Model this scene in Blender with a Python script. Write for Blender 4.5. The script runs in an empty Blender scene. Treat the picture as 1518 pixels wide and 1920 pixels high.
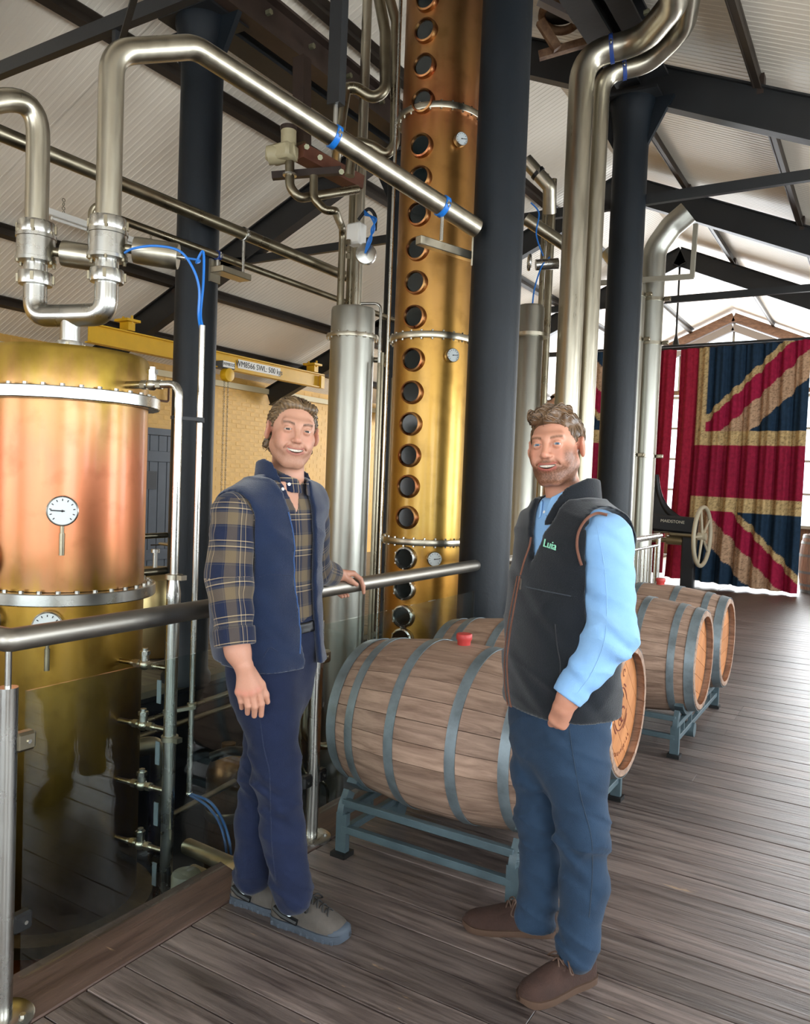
import bpy, math, random
import numpy as np
from mathutils import Vector, Matrix, Quaternion
random.seed(7)
PI = math.pi
scene = bpy.context.scene
COL = scene.collection

# ------------------------------------------------------------------ camera
F = 1472.5                                   # focal length in px of the 1518x1920 frame
PITCH, ROLL, YAW, CAMH = math.radians(2.242), math.radians(2.2), math.radians(31.335), 1.55
_f = Vector((-math.sin(YAW)*math.cos(PITCH), math.cos(YAW)*math.cos(PITCH), -math.sin(PITCH)))
_r = Vector((math.cos(YAW), math.sin(YAW), 0)); _d = _f.cross(_r)
R2 = _r*math.cos(ROLL) - _d*math.sin(ROLL); D2 = _d*math.cos(ROLL) + _r*math.sin(ROLL)
CAM = Vector((0, 0, CAMH))
def ray(px, py): return _f + R2*((px-759)/F) + D2*((py-960)/F)
def at(px, py, X=None, Y=None, Z=None, depth=None):
    v = ray(px, py)
    if X is not None: t = X/v.x
    elif Y is not None: t = Y/v.y
    elif Z is not None: t = (Z-CAMH)/v.z
    else: t = depth
    return CAM + v*t
cd = bpy.data.cameras.new('camera'); cam = bpy.data.objects.new('camera', cd); COL.objects.link(cam)
cd.sensor_fit = 'HORIZONTAL'; cd.sensor_width = 36; cd.lens = 36*F/1518
cam.matrix_world = Matrix((( R2.x, -D2.x, -_f.x, CAM.x), (R2.y, -D2.y, -_f.y, CAM.y), (R2.z, -D2.z, -_f.z, CAM.z), (0,0,0,1)))
cd.clip_start = .05
scene.camera = cam

# ------------------------------------------------------------------ world, lights, exposure
w = bpy.data.worlds.new('sky'); scene.world = w; w.use_nodes = True
bg = w.node_tree.nodes['Background']; bg.inputs[0].default_value = (.86, .93, 1, 1); bg.inputs[1].default_value = 3.6
def area(name, loc, rot, sx, sy, power, col=(1, .97, .93)):
    l = bpy.data.lights.new(name, 'AREA'); l.shape = 'RECTANGLE'; l.size = sx; l.size_y = sy; l.energy = power; l.color = col
    o = bpy.data.objects.new(name, l); COL.objects.link(o); o.location = loc; o.rotation_euler = rot; return o
# daylight standing in the window openings: side windows, the open doorway end behind the photographer, the far gable
for i, y in enumerate((-1.6, 2.0, 5.6, 9.2)):
    area('side_window_light.%03d' % i, (2.86, y, 1.75), (0, PI/2, 0), 1.7, 2.3, 105, (.9, .96, 1))
area('end_window_light', (-.6, -4.4, 2.1), (PI/2, 0, 0), 6.2, 3.0, 80, (1, .95, .88))
area('end_window_light.001', (-6.6, -4.4, 1.7), (PI/2, 0, 0), 4.0, 2.2, 70, (1, .95, .88))
area('gable_window_light', (-3.25, 19.7, 2.9), (-PI/2, 0, 0), 9.0, 4.0, 1100, (.95, .98, 1))
vs = scene.view_settings
vs.view_transform = 'Standard'; vs.look = 'None'; vs.gamma = 1; vs.use_curve_mapping = False; vs.exposure = .3

# ------------------------------------------------------------------ materials
def S(h):
    h = h.lstrip('#'); c = [int(h[i:i+2], 16)/255 for i in (0, 2, 4)]
    return tuple((x/12.92 if x <= .04045 else ((x+.055)/1.055)**2.4) for x in c) + (1,)
MATS = {}
def mat(name, col, rough=.5, metal=0, bump=0, bscale=40, var=0, vscale=4, stretch=(1, 1, 1), col2=None, spec=.5, coat=0, rvar=0, coord='Object', detail=6, contrast=(.35, .7)):
    if name in MATS: return MATS[name]
    m = bpy.data.materials.new(name); m.use_nodes = True; nt = m.node_tree; N = nt.nodes; Lk = nt.links
    b = N['Principled BSDF']
    if isinstance(col, str): col = S(col)
    if isinstance(col2, str): col2 = S(col2)
    b.inputs['Base Color'].default_value = col; b.inputs['Roughness'].default_value = rough; b.inputs['Metallic'].default_value = metal
    b.inputs['Specular IOR Level'].default_value = spec
    if coat: b.inputs['Coat Weight'].default_value = coat; b.inputs['Coat Roughness'].default_value = .12
    if bump or var or col2 or rvar:
        tc = N.new('ShaderNodeTexCoord'); mp = N.new('ShaderNodeMapping'); mp.inputs['Scale'].default_value = stretch
        Lk.new(tc.outputs[coord], mp.inputs[0])
        nz = N.new('ShaderNodeTexNoise'); nz.inputs['Scale'].default_value = vscale; nz.inputs['Detail'].default_value = detail; nz.inputs['Roughness'].default_value = .62
        Lk.new(mp.outputs[0], nz.inputs['Vector'])
        if col2 or var:
            cr = N.new('ShaderNodeValToRGB'); cr.color_ramp.elements[0].position = contrast[0]; cr.color_ramp.elements[1].position = contrast[1]
            if col2 is None: col2 = tuple(c*(1-var) for c in col[:3]) + (1,)
            cr.color_ramp.elements[0].color = col2; cr.color_ramp.elements[1].color = col
            Lk.new(nz.outputs['Fac'], cr.inputs[0]); Lk.new(cr.outputs[0], b.inputs['Base Color'])
        if rvar:
            mr = N.new('ShaderNodeMapRange'); mr.inputs[3].default_value = max(.02, rough-rvar); mr.inputs[4].default_value = min(1, rough+rvar)
            mr.inputs[1].default_value = .3; mr.inputs[2].default_value = .7
            Lk.new(nz.outputs['Fac'], mr.inputs[0]); Lk.new(mr.outputs[0], b.inputs['Roughness'])
        if bump:
            n2 = N.new('ShaderNodeTexNoise'); n2.inputs['Scale'].default_value = bscale; n2.inputs['Detail'].default_value = 4
            Lk.new(mp.outputs[0], n2.inputs['Vector'])
            bp = N.new('ShaderNodeBump'); bp.inputs['Strength'].default_value = bump; bp.inputs['Distance'].default_value = .004
            Lk.new(n2.outputs['Fac'], bp.inputs['Height']); Lk.new(bp.outputs[0], b.inputs['Normal'])
    MATS[name] = m; return m
def copper_mat(name, bands, rough=.36):
    """lacquered copper whose heat patina, and any painted reflection, changes with height; bands = [(z, colour)...]"""
    m = bpy.data.materials.new(name); m.use_nodes = True; nt = m.node_tree; N = nt.nodes; Lk = nt.links; b = N['Principled BSDF']
    tc = N.new('ShaderNodeTexCoord'); sp = N.new('ShaderNodeSeparateXYZ'); Lk.new(tc.outputs['Object'], sp.inputs[0])
    mp = N.new('ShaderNodeMapping'); mp.inputs['Scale'].default_value = (7, 7, 1.1); Lk.new(tc.outputs['Object'], mp.inputs[0])
    nz = N.new('ShaderNodeTexNoise'); nz.inputs['Scale'].default_value = 1.3; nz.inputs['Detail'].default_value = 6; nz.inputs['Roughness'].default_value = .6; Lk.new(mp.outputs[0], nz.inputs['Vector'])
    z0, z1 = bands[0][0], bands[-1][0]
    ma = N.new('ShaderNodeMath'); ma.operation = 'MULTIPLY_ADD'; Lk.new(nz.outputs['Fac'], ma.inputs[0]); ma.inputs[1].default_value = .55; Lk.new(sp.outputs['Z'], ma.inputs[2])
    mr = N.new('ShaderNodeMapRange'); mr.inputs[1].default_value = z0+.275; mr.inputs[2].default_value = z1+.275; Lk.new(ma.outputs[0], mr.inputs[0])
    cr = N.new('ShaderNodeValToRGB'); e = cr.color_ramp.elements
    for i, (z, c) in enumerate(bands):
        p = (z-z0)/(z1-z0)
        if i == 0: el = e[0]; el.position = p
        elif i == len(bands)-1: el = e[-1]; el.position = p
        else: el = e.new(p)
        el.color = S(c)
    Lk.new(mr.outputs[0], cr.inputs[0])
    n3 = N.new('ShaderNodeTexNoise'); n3.inputs['Scale'].default_value = 9; n3.inputs['Detail'].default_value = 8; Lk.new(tc.outputs['Object'], n3.inputs['Vector'])
    c3 = N.new('ShaderNodeValToRGB'); c3.color_ramp.elements[0].position = .28; c3.color_ramp.elements[0].color = (.62, .58, .5, 1); c3.color_ramp.elements[1].position = .5; c3.color_ramp.elements[1].color = (1, 1, 1, 1)
    Lk.new(n3.outputs['Fac'], c3.inputs[0])
    mx = N.new('ShaderNodeMix'); mx.data_type = 'RGBA'; mx.blend_type = 'MULTIPLY'; mx.inputs[0].default_value = .6
    Lk.new(cr.outputs[0], mx.inputs[6]); Lk.new(c3.outputs[0], mx.inputs[7]); Lk.new(mx.outputs[2], b.inputs['Base Color'])
    b.inputs['Metallic'].default_value = 1; b.inputs['Roughness'].default_value = rough
    m4 = N.new('ShaderNodeMapRange'); m4.inputs[3].default_value = rough-.07; m4.inputs[4].default_value = rough+.16; Lk.new(nz.outputs['Fac'], m4.inputs[0]); Lk.new(m4.outputs[0], b.inputs['Roughness'])
    b.inputs['Coat Weight'].default_value = .25; b.inputs['Coat Roughness'].default_value = .15
    MATS[name] = m; return m
def glass_mat(name, tint=(.93, .97, .96, 1), rough=0.0):
    m = bpy.data.materials.new(name); m.use_nodes = True; nt = m.node_tree; N = nt.nodes; Lk = nt.links
    N.remove(N['Principled BSDF']); out = N['Material Output']
    g = N.new('ShaderNodeBsdfGlossy'); g.inputs['Roughness'].default_value = rough; g.inputs['Color'].default_value = (1, 1, 1, 1)
    t = N.new('ShaderNodeBsdfTransparent'); t.inputs['Color'].default_value = tint
    lw = N.new('ShaderNodeLayerWeight'); lw.inputs['Blend'].default_value = .5
    pw = N.new('ShaderNodeMath'); pw.operation = 'POWER'; pw.inputs[1].default_value = 4; Lk.new(lw.outputs['Facing'], pw.inputs[0])
    fr = N.new('ShaderNodeMath'); fr.operation = 'MULTIPLY_ADD'; fr.inputs[1].default_value = .6; fr.inputs[2].default_value = .035; Lk.new(pw.outputs[0], fr.inputs[0])
    mx = N.new('ShaderNodeMixShader'); Lk.new(fr.outputs[0], mx.inputs[0]); Lk.new(t.outputs[0], mx.inputs[1]); Lk.new(g.outputs[0], mx.inputs[2]); Lk.new(mx.outputs[0], out.inputs[0])
    MATS[name] = m; return m
def attr_mat(name, rough=.6, attr='Col', bump=0, bscale=200, sss=0, spec=.4, noise=0, nscale=30):
    m = bpy.data.materials.new(name); m.use_nodes = True; nt = m.node_tree; N = nt.nodes; Lk = nt.links; b = N['Principled BSDF']
    a = N.new('ShaderNodeAttribute'); a.attribute_name = attr
    src = a.outputs['Color']
    tc = N.new('ShaderNodeTexCoord')
    if noise:
        nz = N.new('ShaderNodeTexNoise'); nz.inputs['Scale'].default_value = nscale; nz.inputs['Detail'].default_value = 6; Lk.new(tc.outputs['Object'], nz.inputs['Vector'])
        mr = N.new('ShaderNodeMapRange'); mr.inputs[1].default_value = .3; mr.inputs[2].default_value = .7; mr.inputs[3].default_value = 1-noise; mr.inputs[4].default_value = 1+noise*.5; Lk.new(nz.outputs['Fac'], mr.inputs[0])
        vm = N.new('ShaderNodeVectorMath'); vm.operation = 'SCALE'; Lk.new(src, vm.inputs[0]); Lk.new(mr.outputs[0], vm.inputs['Scale']); src = vm.outputs[0]
    Lk.new(src, b.inputs['Base Color'])
    b.inputs['Roughness'].default_value = rough; b.inputs['Specular IOR Level'].default_value = spec
    if sss:
        b.inputs['Subsurface Weight'].default_value = sss; b.inputs['Subsurface Radius'].default_value = (.012, .005, .003); b.inputs['Subsurface Scale'].default_value = 1
    if bump:
        n2 = N.new('ShaderNodeTexNoise'); n2.inputs['Scale'].default_value = bscale; n2.inputs['Detail'].default_value = 3; Lk.new(tc.outputs['Object'], n2.inputs['Vector'])
        bp = N.new('ShaderNodeBump'); bp.inputs['Strength'].default_value = bump; bp.inputs['Distance'].default_value = .002; Lk.new(n2.outputs['Fac'], bp.inputs['Height']); Lk.new(bp.outputs[0], b.inputs['Normal'])
    MATS[name] = m; return m
def wood_mat(name, dark, light, scale=3, stretch=(.6, 9, 9), rough=.5, bump=.35, contrast=(.3, .72), randomize=.35, spec=.5, scuff=None):
    m = bpy.data.materials.new(name); m.use_nodes = True; nt = m.node_tree; N = nt.nodes; Lk = nt.links; b = N['Principled BSDF']
    tc = N.new('ShaderNodeTexCoord'); oi = N.new('ShaderNodeObjectInfo'); mp = N.new('ShaderNodeMapping'); mp.inputs['Scale'].default_value = stretch
    ad = N.new('ShaderNodeVectorMath'); ad.operation = 'ADD'; cb = N.new('ShaderNodeCombineXYZ')
    mu = N.new('ShaderNodeMath'); mu.operation = 'MULTIPLY'; mu.inputs[1].default_value = 37; Lk.new(oi.outputs['Random'], mu.inputs[0])
    for i in range(3): Lk.new(mu.outputs[0], cb.inputs[i])
    Lk.new(tc.outputs['Object'], mp.inputs[0]); Lk.new(mp.outputs[0], ad.inputs[0]); Lk.new(cb.outputs[0], ad.inputs[1])
    nz = N.new('ShaderNodeTexNoise'); nz.inputs['Scale'].default_value = scale; nz.inputs['Detail'].default_value = 8; nz.inputs['Roughness'].default_value = .65; nz.inputs['Distortion'].default_value = .4
    Lk.new(ad.outputs[0], nz.inputs['Vector'])
    cr = N.new('ShaderNodeValToRGB'); cr.color_ramp.elements[0].position = contrast[0]; cr.color_ramp.elements[1].position = contrast[1]
    cr.color_ramp.elements[0].color = S(dark); cr.color_ramp.elements[1].color = S(light); Lk.new(nz.outputs['Fac'], cr.inputs[0])
    hv = N.new('ShaderNodeHueSaturation'); mr = N.new('ShaderNodeMapRange'); mr.inputs[3].default_value = 1-randomize; mr.inputs[4].default_value = 1+randomize; Lk.new(oi.outputs['Random'], mr.inputs[0]); Lk.new(mr.outputs[0], hv.inputs['Value'])
    Lk.new(cr.outputs[0], hv.inputs['Color'])
    last = hv.outputs[0]
    if scuff:
        mp2 = N.new('ShaderNodeMapping'); mp2.inputs['Scale'].default_value = (2.2, 14, 14); Lk.new(tc.outputs['Object'], mp2.inputs[0])
        ad2 = N.new('ShaderNodeVectorMath'); ad2.operation = 'ADD'; Lk.new(mp2.outputs[0], ad2.inputs[0]); Lk.new(cb.outputs[0], ad2.inputs[1])
        n3 = N.new('ShaderNodeTexNoise'); n3.inputs['Scale'].default_value = 2.2; n3.inputs['Detail'].default_value = 9; n3.inputs['Roughness'].default_value = .7; Lk.new(ad2.outputs[0], n3.inputs['Vector'])
        c3 = N.new('ShaderNodeValToRGB'); c3.color_ramp.elements[0].position = .645; c3.color_ramp.elements[0].color = (0, 0, 0, 1); c3.color_ramp.elements[1].position = .72; c3.color_ramp.elements[1].color = (1, 1, 1, 1)
        Lk.new(n3.outputs['Fac'], c3.inputs[0])
        mx = N.new('ShaderNodeMix'); mx.data_type = 'RGBA'; Lk.new(c3.outputs[0], mx.inputs[0]); Lk.new(last, mx.inputs[6]); mx.inputs[7].default_value = S(scuff); last = mx.outputs[2]
    Lk.new(last, b.inputs['Base Color'])
    b.inputs['Specular IOR Level'].default_value = spec
    m2 = N.new('ShaderNodeMapRange'); m2.inputs[3].default_value = rough-.1; m2.inputs[4].default_value = rough+.18; Lk.new(nz.outputs['Fac'], m2.inputs[0]); Lk.new(m2.outputs[0], b.inputs['Roughness'])
    bp = N.new('ShaderNodeBump'); bp.inputs['Strength'].default_value = bump; bp.inputs['Distance'].default_value = .004; Lk.new(nz.outputs['Fac'], bp.inputs['Height']); Lk.new(bp.outputs[0], b.inputs['Normal'])
    MATS[name] = m; return m

STEEL = mat('brushed stainless steel', '#bdb6a4', .33, 1, var=.14, vscale=3, stretch=(6, 6, 1), rvar=.06)
STEELP = mat('polished stainless steel', '#bfbeb8', .27, 1, rvar=.06, vscale=5)
STEELD = mat('dull warm steel pipe', '#a39a84', .33, 1, var=.3, vscale=5, rvar=.1)
STEELB = mat('satin condenser steel', '#b9b8ae', .38, 1, var=.12, vscale=2, stretch=(4, 4, .6), rvar=.06)
IRON = mat('blue-black painted cast iron', '#0b141b', .5, 0, bump=.25, bscale=60, var=.25, vscale=6, spec=.38)
BEAM = mat('black painted roof steel', '#1e1f20', .5, 0, bump=.2, bscale=30, var=.3, vscale=3)
BROWN = mat('brown oxide painted steel', '#3a2a20', .55, 0, var=.4, vscale=6)
RACK = mat('grey-blue painted rack steel', '#4d5f66', .45, 0, var=.3, vscale=8, bump=.15)
HOOP = mat('blue-grey galvanised hoop', '#8a979d', .45, .45, var=.45, vscale=9, rvar=.12)
BLUE = mat('bright blue plastic', '#1c6fc4', .35)
BLUED = mat('dark blue clamp rubber', '#1f3a78', .5)
YELLOW = mat('yellow crane paint', '#e0ad16', .4, 0, var=.12, vscale=5)
WHITE = mat('white enamel', '#e9e6de', .45)
BLACK = mat('black rubber', '#0c0d0e', .5)
RED = mat('red silicone', '#b63a36', .5)
DARKG = mat('dark sight glass', '#0e1718', .12, 0, spec=.5)
DIAL = mat('white gauge dial', '#dfe6e6', .4)
INK = mat('black print', '#15171a', .5)
BRONZE = mat('bronze sight glass ring', '#a5814f', .35, 1, col2='#8a4f35', vscale=14, rvar=.1)
CAST = mat('cream painted gearbox', '#b7ab88', .5, 0, var=.2, vscale=8)
COPPER = copper_mat('copper with heat patina and painted dark reflection', [(-.6, '#5a431c'), (.2, '#7c5f28'), (.8, '#a07c34'), (.98, '#a98436'), (1.1, '#a97a50'), (1.35, '#c47a55'), (1.6, '#c27a58'), (1.82, '#b58a5a'), (1.98, '#b0933f'), (2.2, '#ab8a38')])  # lowest bands darkened: partly patina, partly a dark reflection painted in
COPPER2 = copper_mat('golden copper column', [(.2, '#a8813d'), (.95, '#ad7a35'), (1.25, '#b5934a'), (2.4, '#b48a45'), (2.7, '#b3874a'), (3.6, '#b07f46'), (3.9, '#b07045'), (4.3, '#b98a55'), (5.3, '#aa6d52')])
GLASS = glass_mat('clear balustrade glass', (.9, .95, .94, 1))
PANE = glass_mat('window glass', (.97, .99, 1, 1))

# ------------------------------------------------------------------ mesh helpers
class MB:
    def __init__(s): s.v = []; s.f = []
    def add(s, vs, fs):
        o = len(s.v); s.v += [Vector(p) for p in vs]; s.f += [tuple(i+o for i in f) for f in fs]; return s
    def box(s, c, size, rot=None, bev=0):
        c = Vector(c); hx, hy, hz = (x/2 for x in size)
        b = min(bev, hx*.49, hy*.49, hz*.49) if bev else 0
        if not b:
            p = [(x, y, z) for z in (-hz, hz) for y in (-hy, hy) for x in (-hx, hx)]
            f = [(0, 2, 3, 1), (4, 5, 7, 6), (0, 1, 5, 4), (2, 6, 7, 3), (0, 4, 6, 2), (1, 3, 7, 5)]
        else:
            p = []; f = []
            idx = {}
            for sx in (-1, 1):
                for sy in (-1, 1):
                    for sz in (-1, 1):
                        for k in range(3):
                            q = [sx*(hx-b), sy*(hy-b), sz*(hz-b)]; q[k] += (sx, sy, sz)[k]*b
                            idx[(sx, sy, sz, k)] = len(p); p.append(tuple(q))
            def q4(a, b_, c_, d_, n):
                pa, pb, pc = (Vector(p[i]) for i in (a, b_, c_))
                nn = (pb-pa).cross(pc-pa)
                f.append((a, b_, c_, d_) if nn.dot(Vector(n)) > 0 else (d_, c_, b_, a))
            for k in range(3):
                i, j = [x for x in range(3) if x != k]
                for sg in (-1, 1):
                    ring = []
                    for (a, b2) in ((-1, -1), (1, -1), (1, 1), (-1, 1)):
                        t = [0, 0, 0]; t[k] = sg; t[i] = a; t[j] = b2; ring.append(idx[(*t, k)])
                    n = [0, 0, 0]; n[k] = sg; q4(*ring, n)
                for a in (-1, 1):
                    for b2 in (-1, 1):
                        t0 = [0, 0, 0]; t1 = [0, 0, 0]; t0[k] = -1; t1[k] = 1
                        for t in (t0, t1): t[i] = a; t[j] = b2
                        n = [0, 0, 0]; n[i] = a; n[j] = b2
                        q4(idx[(*t0, i)], idx[(*t1, i)], idx[(*t1, j)], idx[(*t0, j)], n)
            for sx in (-1, 1):
                for sy in (-1, 1):
                    for sz in (-1, 1):
                        t = [idx[(sx, sy, sz, k)] for k in range(3)]
                        pa, pb, pc = (Vector(p[i]) for i in t)
                        f.append(tuple(t) if (pb-pa).cross(pc-pa).dot(Vector((sx, sy, sz))) > 0 else tuple(t[::-1]))
        M = rot.to_matrix() if isinstance(rot, Quaternion) else (rot if rot is not None else None)
        P = [(M @ Vector(q) if M is not None else Vector(q)) + c for q in p]
        return s.add(P, f)
    def bar(s, a, b, w, h, up=(0, 0, 1), bev=0):
        a = Vector(a); b = Vector(b); x = (b-a); L = x.length; x = x/L; up = Vector(up); y = up.cross(x)
        if y.length < 1e-5: y = Vector((0, 1, 0)).cross(x)
        y.normalize(); z = x.cross(y)
        M = Matrix((x, y, z)).transposed()
        return s.box((a+b)/2, (L, w, h), M, bev)
    def ibeam(s, a, b, w, h, t=.015, up=(0, 0, 1)):
        a = Vector(a); b = Vector(b); x = (b-a).normalized(); y = Vector(up).cross(x).normalized(); z = x.cross(y)
        s.bar(a, b, t, h, up)
        for sg in (-1, 1): s.bar(a+z*sg*(h/2-t/2), b+z*sg*(h/2-t/2), w, t*1.3, up)
        return s
    def rings(s, R, close=False, caps=True):
        n = len(R[0]); o = len(s.v)
        for r in R: s.v += [Vector(p) for p in r]
        m = len(R)
        for i in range(m if close else m-1):
            for j in range(n):
                a = o+i*n+j; b = o+i*n+(j+1) % n; c = o+((i+1) % m)*n+(j+1) % n; d = o+((i+1) % m)*n+j
                s.f.append((a, b, c, d))
        if caps and not close:
            s.f.append(tuple(o+j for j in range(n))[::-1]); s.f.append(tuple(o+(m-1)*n+j for j in range(n)))
        return s
    def tube(s, path, r, seg=20, caps=True, close=False):
        P = [Vector(p) for p in path]; n = len(P)
        rs = r if isinstance(r, (list, tuple)) else [r]*n
        T = []
        for i in range(n):
            a = P[i-1] if (i > 0 or close) else P[i]; b = P[(i+1) % n] if (i < n-1 or close) else P[i]
            T.append((b-a).normalized())
        u = T[0].orthogonal().normalized(); R = []
        for i in range(n):
            if i: 
                q = T[i-1].rotation_difference(T[i]); u = (q @ u)
            u = (u - T[i]*u.dot(T[i])).normalized(); v = T[i].cross(u)
            R.append([P[i]+(u*math.cos(2*PI*j/seg)+v*math.sin(2*PI*j/seg))*rs[i] for j in range(seg)])
        return s.rings(R, close, caps)
    def cyl(s, a, b, r, r2=None, seg=24): return s.tube([a, b], [r, r if r2 is None else r2], seg)
    def lathe(s, prof, c=(0, 0, 0), axis=(0, 0, 1), seg=48, caps=True):
        c = Vector(c); ax = Vector(axis).normalized(); u = ax.orthogonal().normalized()
        if abs(ax.z) > .999: u = Vector((1, 0, 0))
        v = ax.cross(u)
        R = [[c+ax*h+(u*math.cos(2*PI*j/seg)+v*math.sin(2*PI*j/seg))*max(r, 1e-4) for j in range(seg)] for r, h in prof]
        return s.rings(R, False, caps)
    def disc(s, c, axis, r, t=.004, seg=24):
        a = Vector(axis).normalized(); return s.cyl(Vector(c)-a*t/2, Vector(c)+a*t/2, r, seg=seg)
    def torus(s, c, axis, R, r, seg=40, s2=10):
        a = Vector(axis).normalized(); u = a.orthogonal().normalized(); v = a.cross(u); c = Vector(c)
        return s.tube([c+(u*math.cos(2*PI*i/seg)+v*math.sin(2*PI*i/seg))*R for i in range(seg)], r, s2, close=True)
    def ball(s, c, r, seg=14):
        n = seg//2; c = Vector(c); rr = r if isinstance(r, (tuple, list)) else (r, r, r)
        R = [[c+Vector((math.sin(PI*i/n)*math.cos(2*PI*j/seg)*rr[0], math.sin(PI*i/n)*math.sin(2*PI*j/seg)*rr[1], -math.cos(PI*i/n)*rr[2])) for j in range(seg)] for i in range(1, n)]
        return s.rings(R)
def fillet(pts, r, n=7):
    """round the corners of a polyline"""
    P = [Vector(p) for p in pts]; out = [P[0]]
    for i in range(1, len(P)-1):
        a = (P[i-1]-P[i]); b = (P[i+1]-P[i]); la, lb = a.length, b.length; a /= la; b /= lb
        ang = a.angle(b); d = min(r/math.tan(ang/2), la*.49, lb*.49)
        p0 = P[i]+a*d; p2 = P[i]+b*d
        for k in range(n+1):
            t = k/n; out.append(p0*(1-t)**2 + P[i]*2*t*(1-t)*.98 + P[i]*2*t*(1-t)*.02 + p2*t*t)
    out.append(P[-1]); return out
def spline(pts, n=8):
    P = [Vector(p) for p in pts]; out = []
    for i in range(len(P)-1):
        p0 = P[max(i-1, 0)]; p1 = P[i]; p2 = P[i+1]; p3 = P[min(i+2, len(P)-1)]
        for k in range(n):
            t = k/n; out.append(.5*((2*p1)+(p2-p0)*t+(2*p0-5*p1+4*p2-p3)*t*t+(3*p1-p0-3*p2+p3)*t**3))
    out.append(P[-1]); return out
def mesh(name, mb, m, smooth=None):
    me = bpy.data.meshes.new(name); me.from_pydata([tuple(v) for v in mb.v], [], mb.f)
    if m: me.materials.append(m)
    if smooth is not None:
        me.shade_smooth()
        try: me.set_sharp_from_angle(angle=math.radians(smooth))
        except Exception: pass
    me.update(); return me
def obj(name, mb, m, parent=None, smooth=40, loc=None, kind=None):
    me = mb if isinstance(mb, bpy.types.Mesh) else mesh(name, mb, m, smooth)
    o = bpy.data.objects.new(name, me); COL.objects.link(o)
    if loc is not None: o.location = loc
    if parent is not None: attach(o, parent)
    if kind: o['kind'] = kind
    return o
WORLD = {}
def attach(o, parent):
    """parent, keeping the geometry (all given in world space) where it is"""
    o.parent = parent
    pw = WORLD.get(parent.name)
    if pw is not None: o.matrix_parent_inverse = pw.inverted()
    else: o.matrix_parent_inverse = Matrix.Identity(4)
    WORLD[o.name] = Matrix.Translation(o.location)
def thing(name, label, cat, loc=(0, 0, 0), group=None):
    o = bpy.data.objects.new(name, None); COL.objects.link(o); o.location = loc; o.empty_display_size = .1
    WORLD[o.name] = Matrix.Translation(Vector(loc))
    return tag(o, label, cat, group)
def tag(o, label, cat, group=None):
    o['label'] = label; o['category'] = cat
    if group: o['group'] = group
    return o
def struct(name, mb, m, smooth=40, label=None):
    o = obj(name, mb, m, None, smooth); o['kind'] = 'structure'
    if label: o['label'] = label
    return o
def text(name, s, size, M, m, parent=None, extrude=.0005, align='CENTER', sx=1):
    cu = bpy.data.curves.new(name, 'FONT'); cu.body = s; cu.size = size; cu.extrude = extrude; cu.align_x = align; cu.align_y = 'CENTER'; cu.resolution_u = 3
    t = bpy.data.objects.new(name, cu); COL.objects.link(t)
    me = bpy.data.meshes.new_from_object(t.evaluated_get(bpy.context.evaluated_depsgraph_get())); me.name = name
    bpy.data.objects.remove(t); bpy.data.curves.remove(cu)
    me.transform(M @ Matrix.Diagonal((sx, 1, 1, 1))); me.materials.clear(); me.materials.append(m)
    o = bpy.data.objects.new(name, me); COL.objects.link(o)
    if parent is not None: attach(o, parent)
    return o
def frame(c, x, z):
    """matrix with given x axis and z (normal) axis at c"""
    x = Vector(x).normalized(); z = Vector(z).normalized(); y = z.cross(x).normalized(); x = y.cross(z)
    return Matrix(((x.x, y.x, z.x, c[0]), (x.y, y.y, z.y, c[1]), (x.z, y.z, z.z, c[2]), (0, 0, 0, 1)))
def lobj(name, mb, m, parent, smooth=40, loc=None, kind=None):
    """child whose geometry is given in its parent's local space"""
    me = mb if isinstance(mb, bpy.types.Mesh) else mesh(name, mb, m, smooth)
    o = bpy.data.objects.new(name, me); COL.objects.link(o); o.parent = parent
    if loc is not None: o.location = loc
    if kind: o['kind'] = kind
    return o
def copy_tree(o, parent=None):
    c = o.copy(); COL.objects.link(c); c.parent = parent
    for ch in list(o.children): copy_tree(ch, c)
    return c

# ================================================================== SETTING
XR = -2.03                      # line of the balustrade
VX0, VX1, VY0, VY1 = -4.34, -2.19, 1.2, 10.2     # the opening in the floor
WL, WR, YB, YF = -9.4, 2.9, -4.5, 20.0
RX, RZ, RS = -3.25, 5.9, .44   # ridge of the roof lining
def roofz(x): return RZ - RS*abs(x-RX)

# ---- floor: worn dark boards laid across the building
FLOORM = wood_mat('worn dark floorboard', '#332a28', '#7d706a', 2.6, (.9, 13, 13), .34, .9, (.32, .72), .3, .6, scuff='#a58a6c')
FLOORM2 = wood_mat('grey brown far floorboard', '#4a3f35', '#8a7c68', 2.2, (.7, 10, 10), .5, .3, (.3, .75), .2, .4)
sub = MB()
sub.box(((VX1+WR)/2, (YB+YF)/2, -.07), (WR-VX1, YF-YB, .06))
sub.box(((WL+VX0)/2, (YB+YF)/2, -.07), (VX0-WL, YF-YB, .06))
sub.box(((VX0+VX1)/2, (YB+VY0)/2, -.07), (VX1-VX0, VY0-YB, .06))
sub.box(((VX0+VX1)/2, (VY1+YF)/2, -.07), (VX1-VX0, YF-VY1, .06))
floor = struct('floor', sub, mat('dark subfloor', '#0d0b0a', .8), None, 'worn wooden floor of long dark boards laid across the hall')
BW = .138
nb = 0
def board(x0, x1, y, wd, m, key):
    global nb
    L = x1-x0
    k = 'board%s%.2f%.3f' % (key, L, wd)
    if k not in bpy.data.meshes:
        me = mesh(k, MB().box((0, 0, -.02), (L-.0012, wd-.005, .04), None, .0015), m, None)
    o = bpy.data.objects.new('floorboard', bpy.data.meshes[k]); COL.objects.link(o); o.parent = floor
    o.location = ((x0+x1)/2, y, random.uniform(-.0015, .0015)); nb += 1
y = -1.0; i = 0
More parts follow.
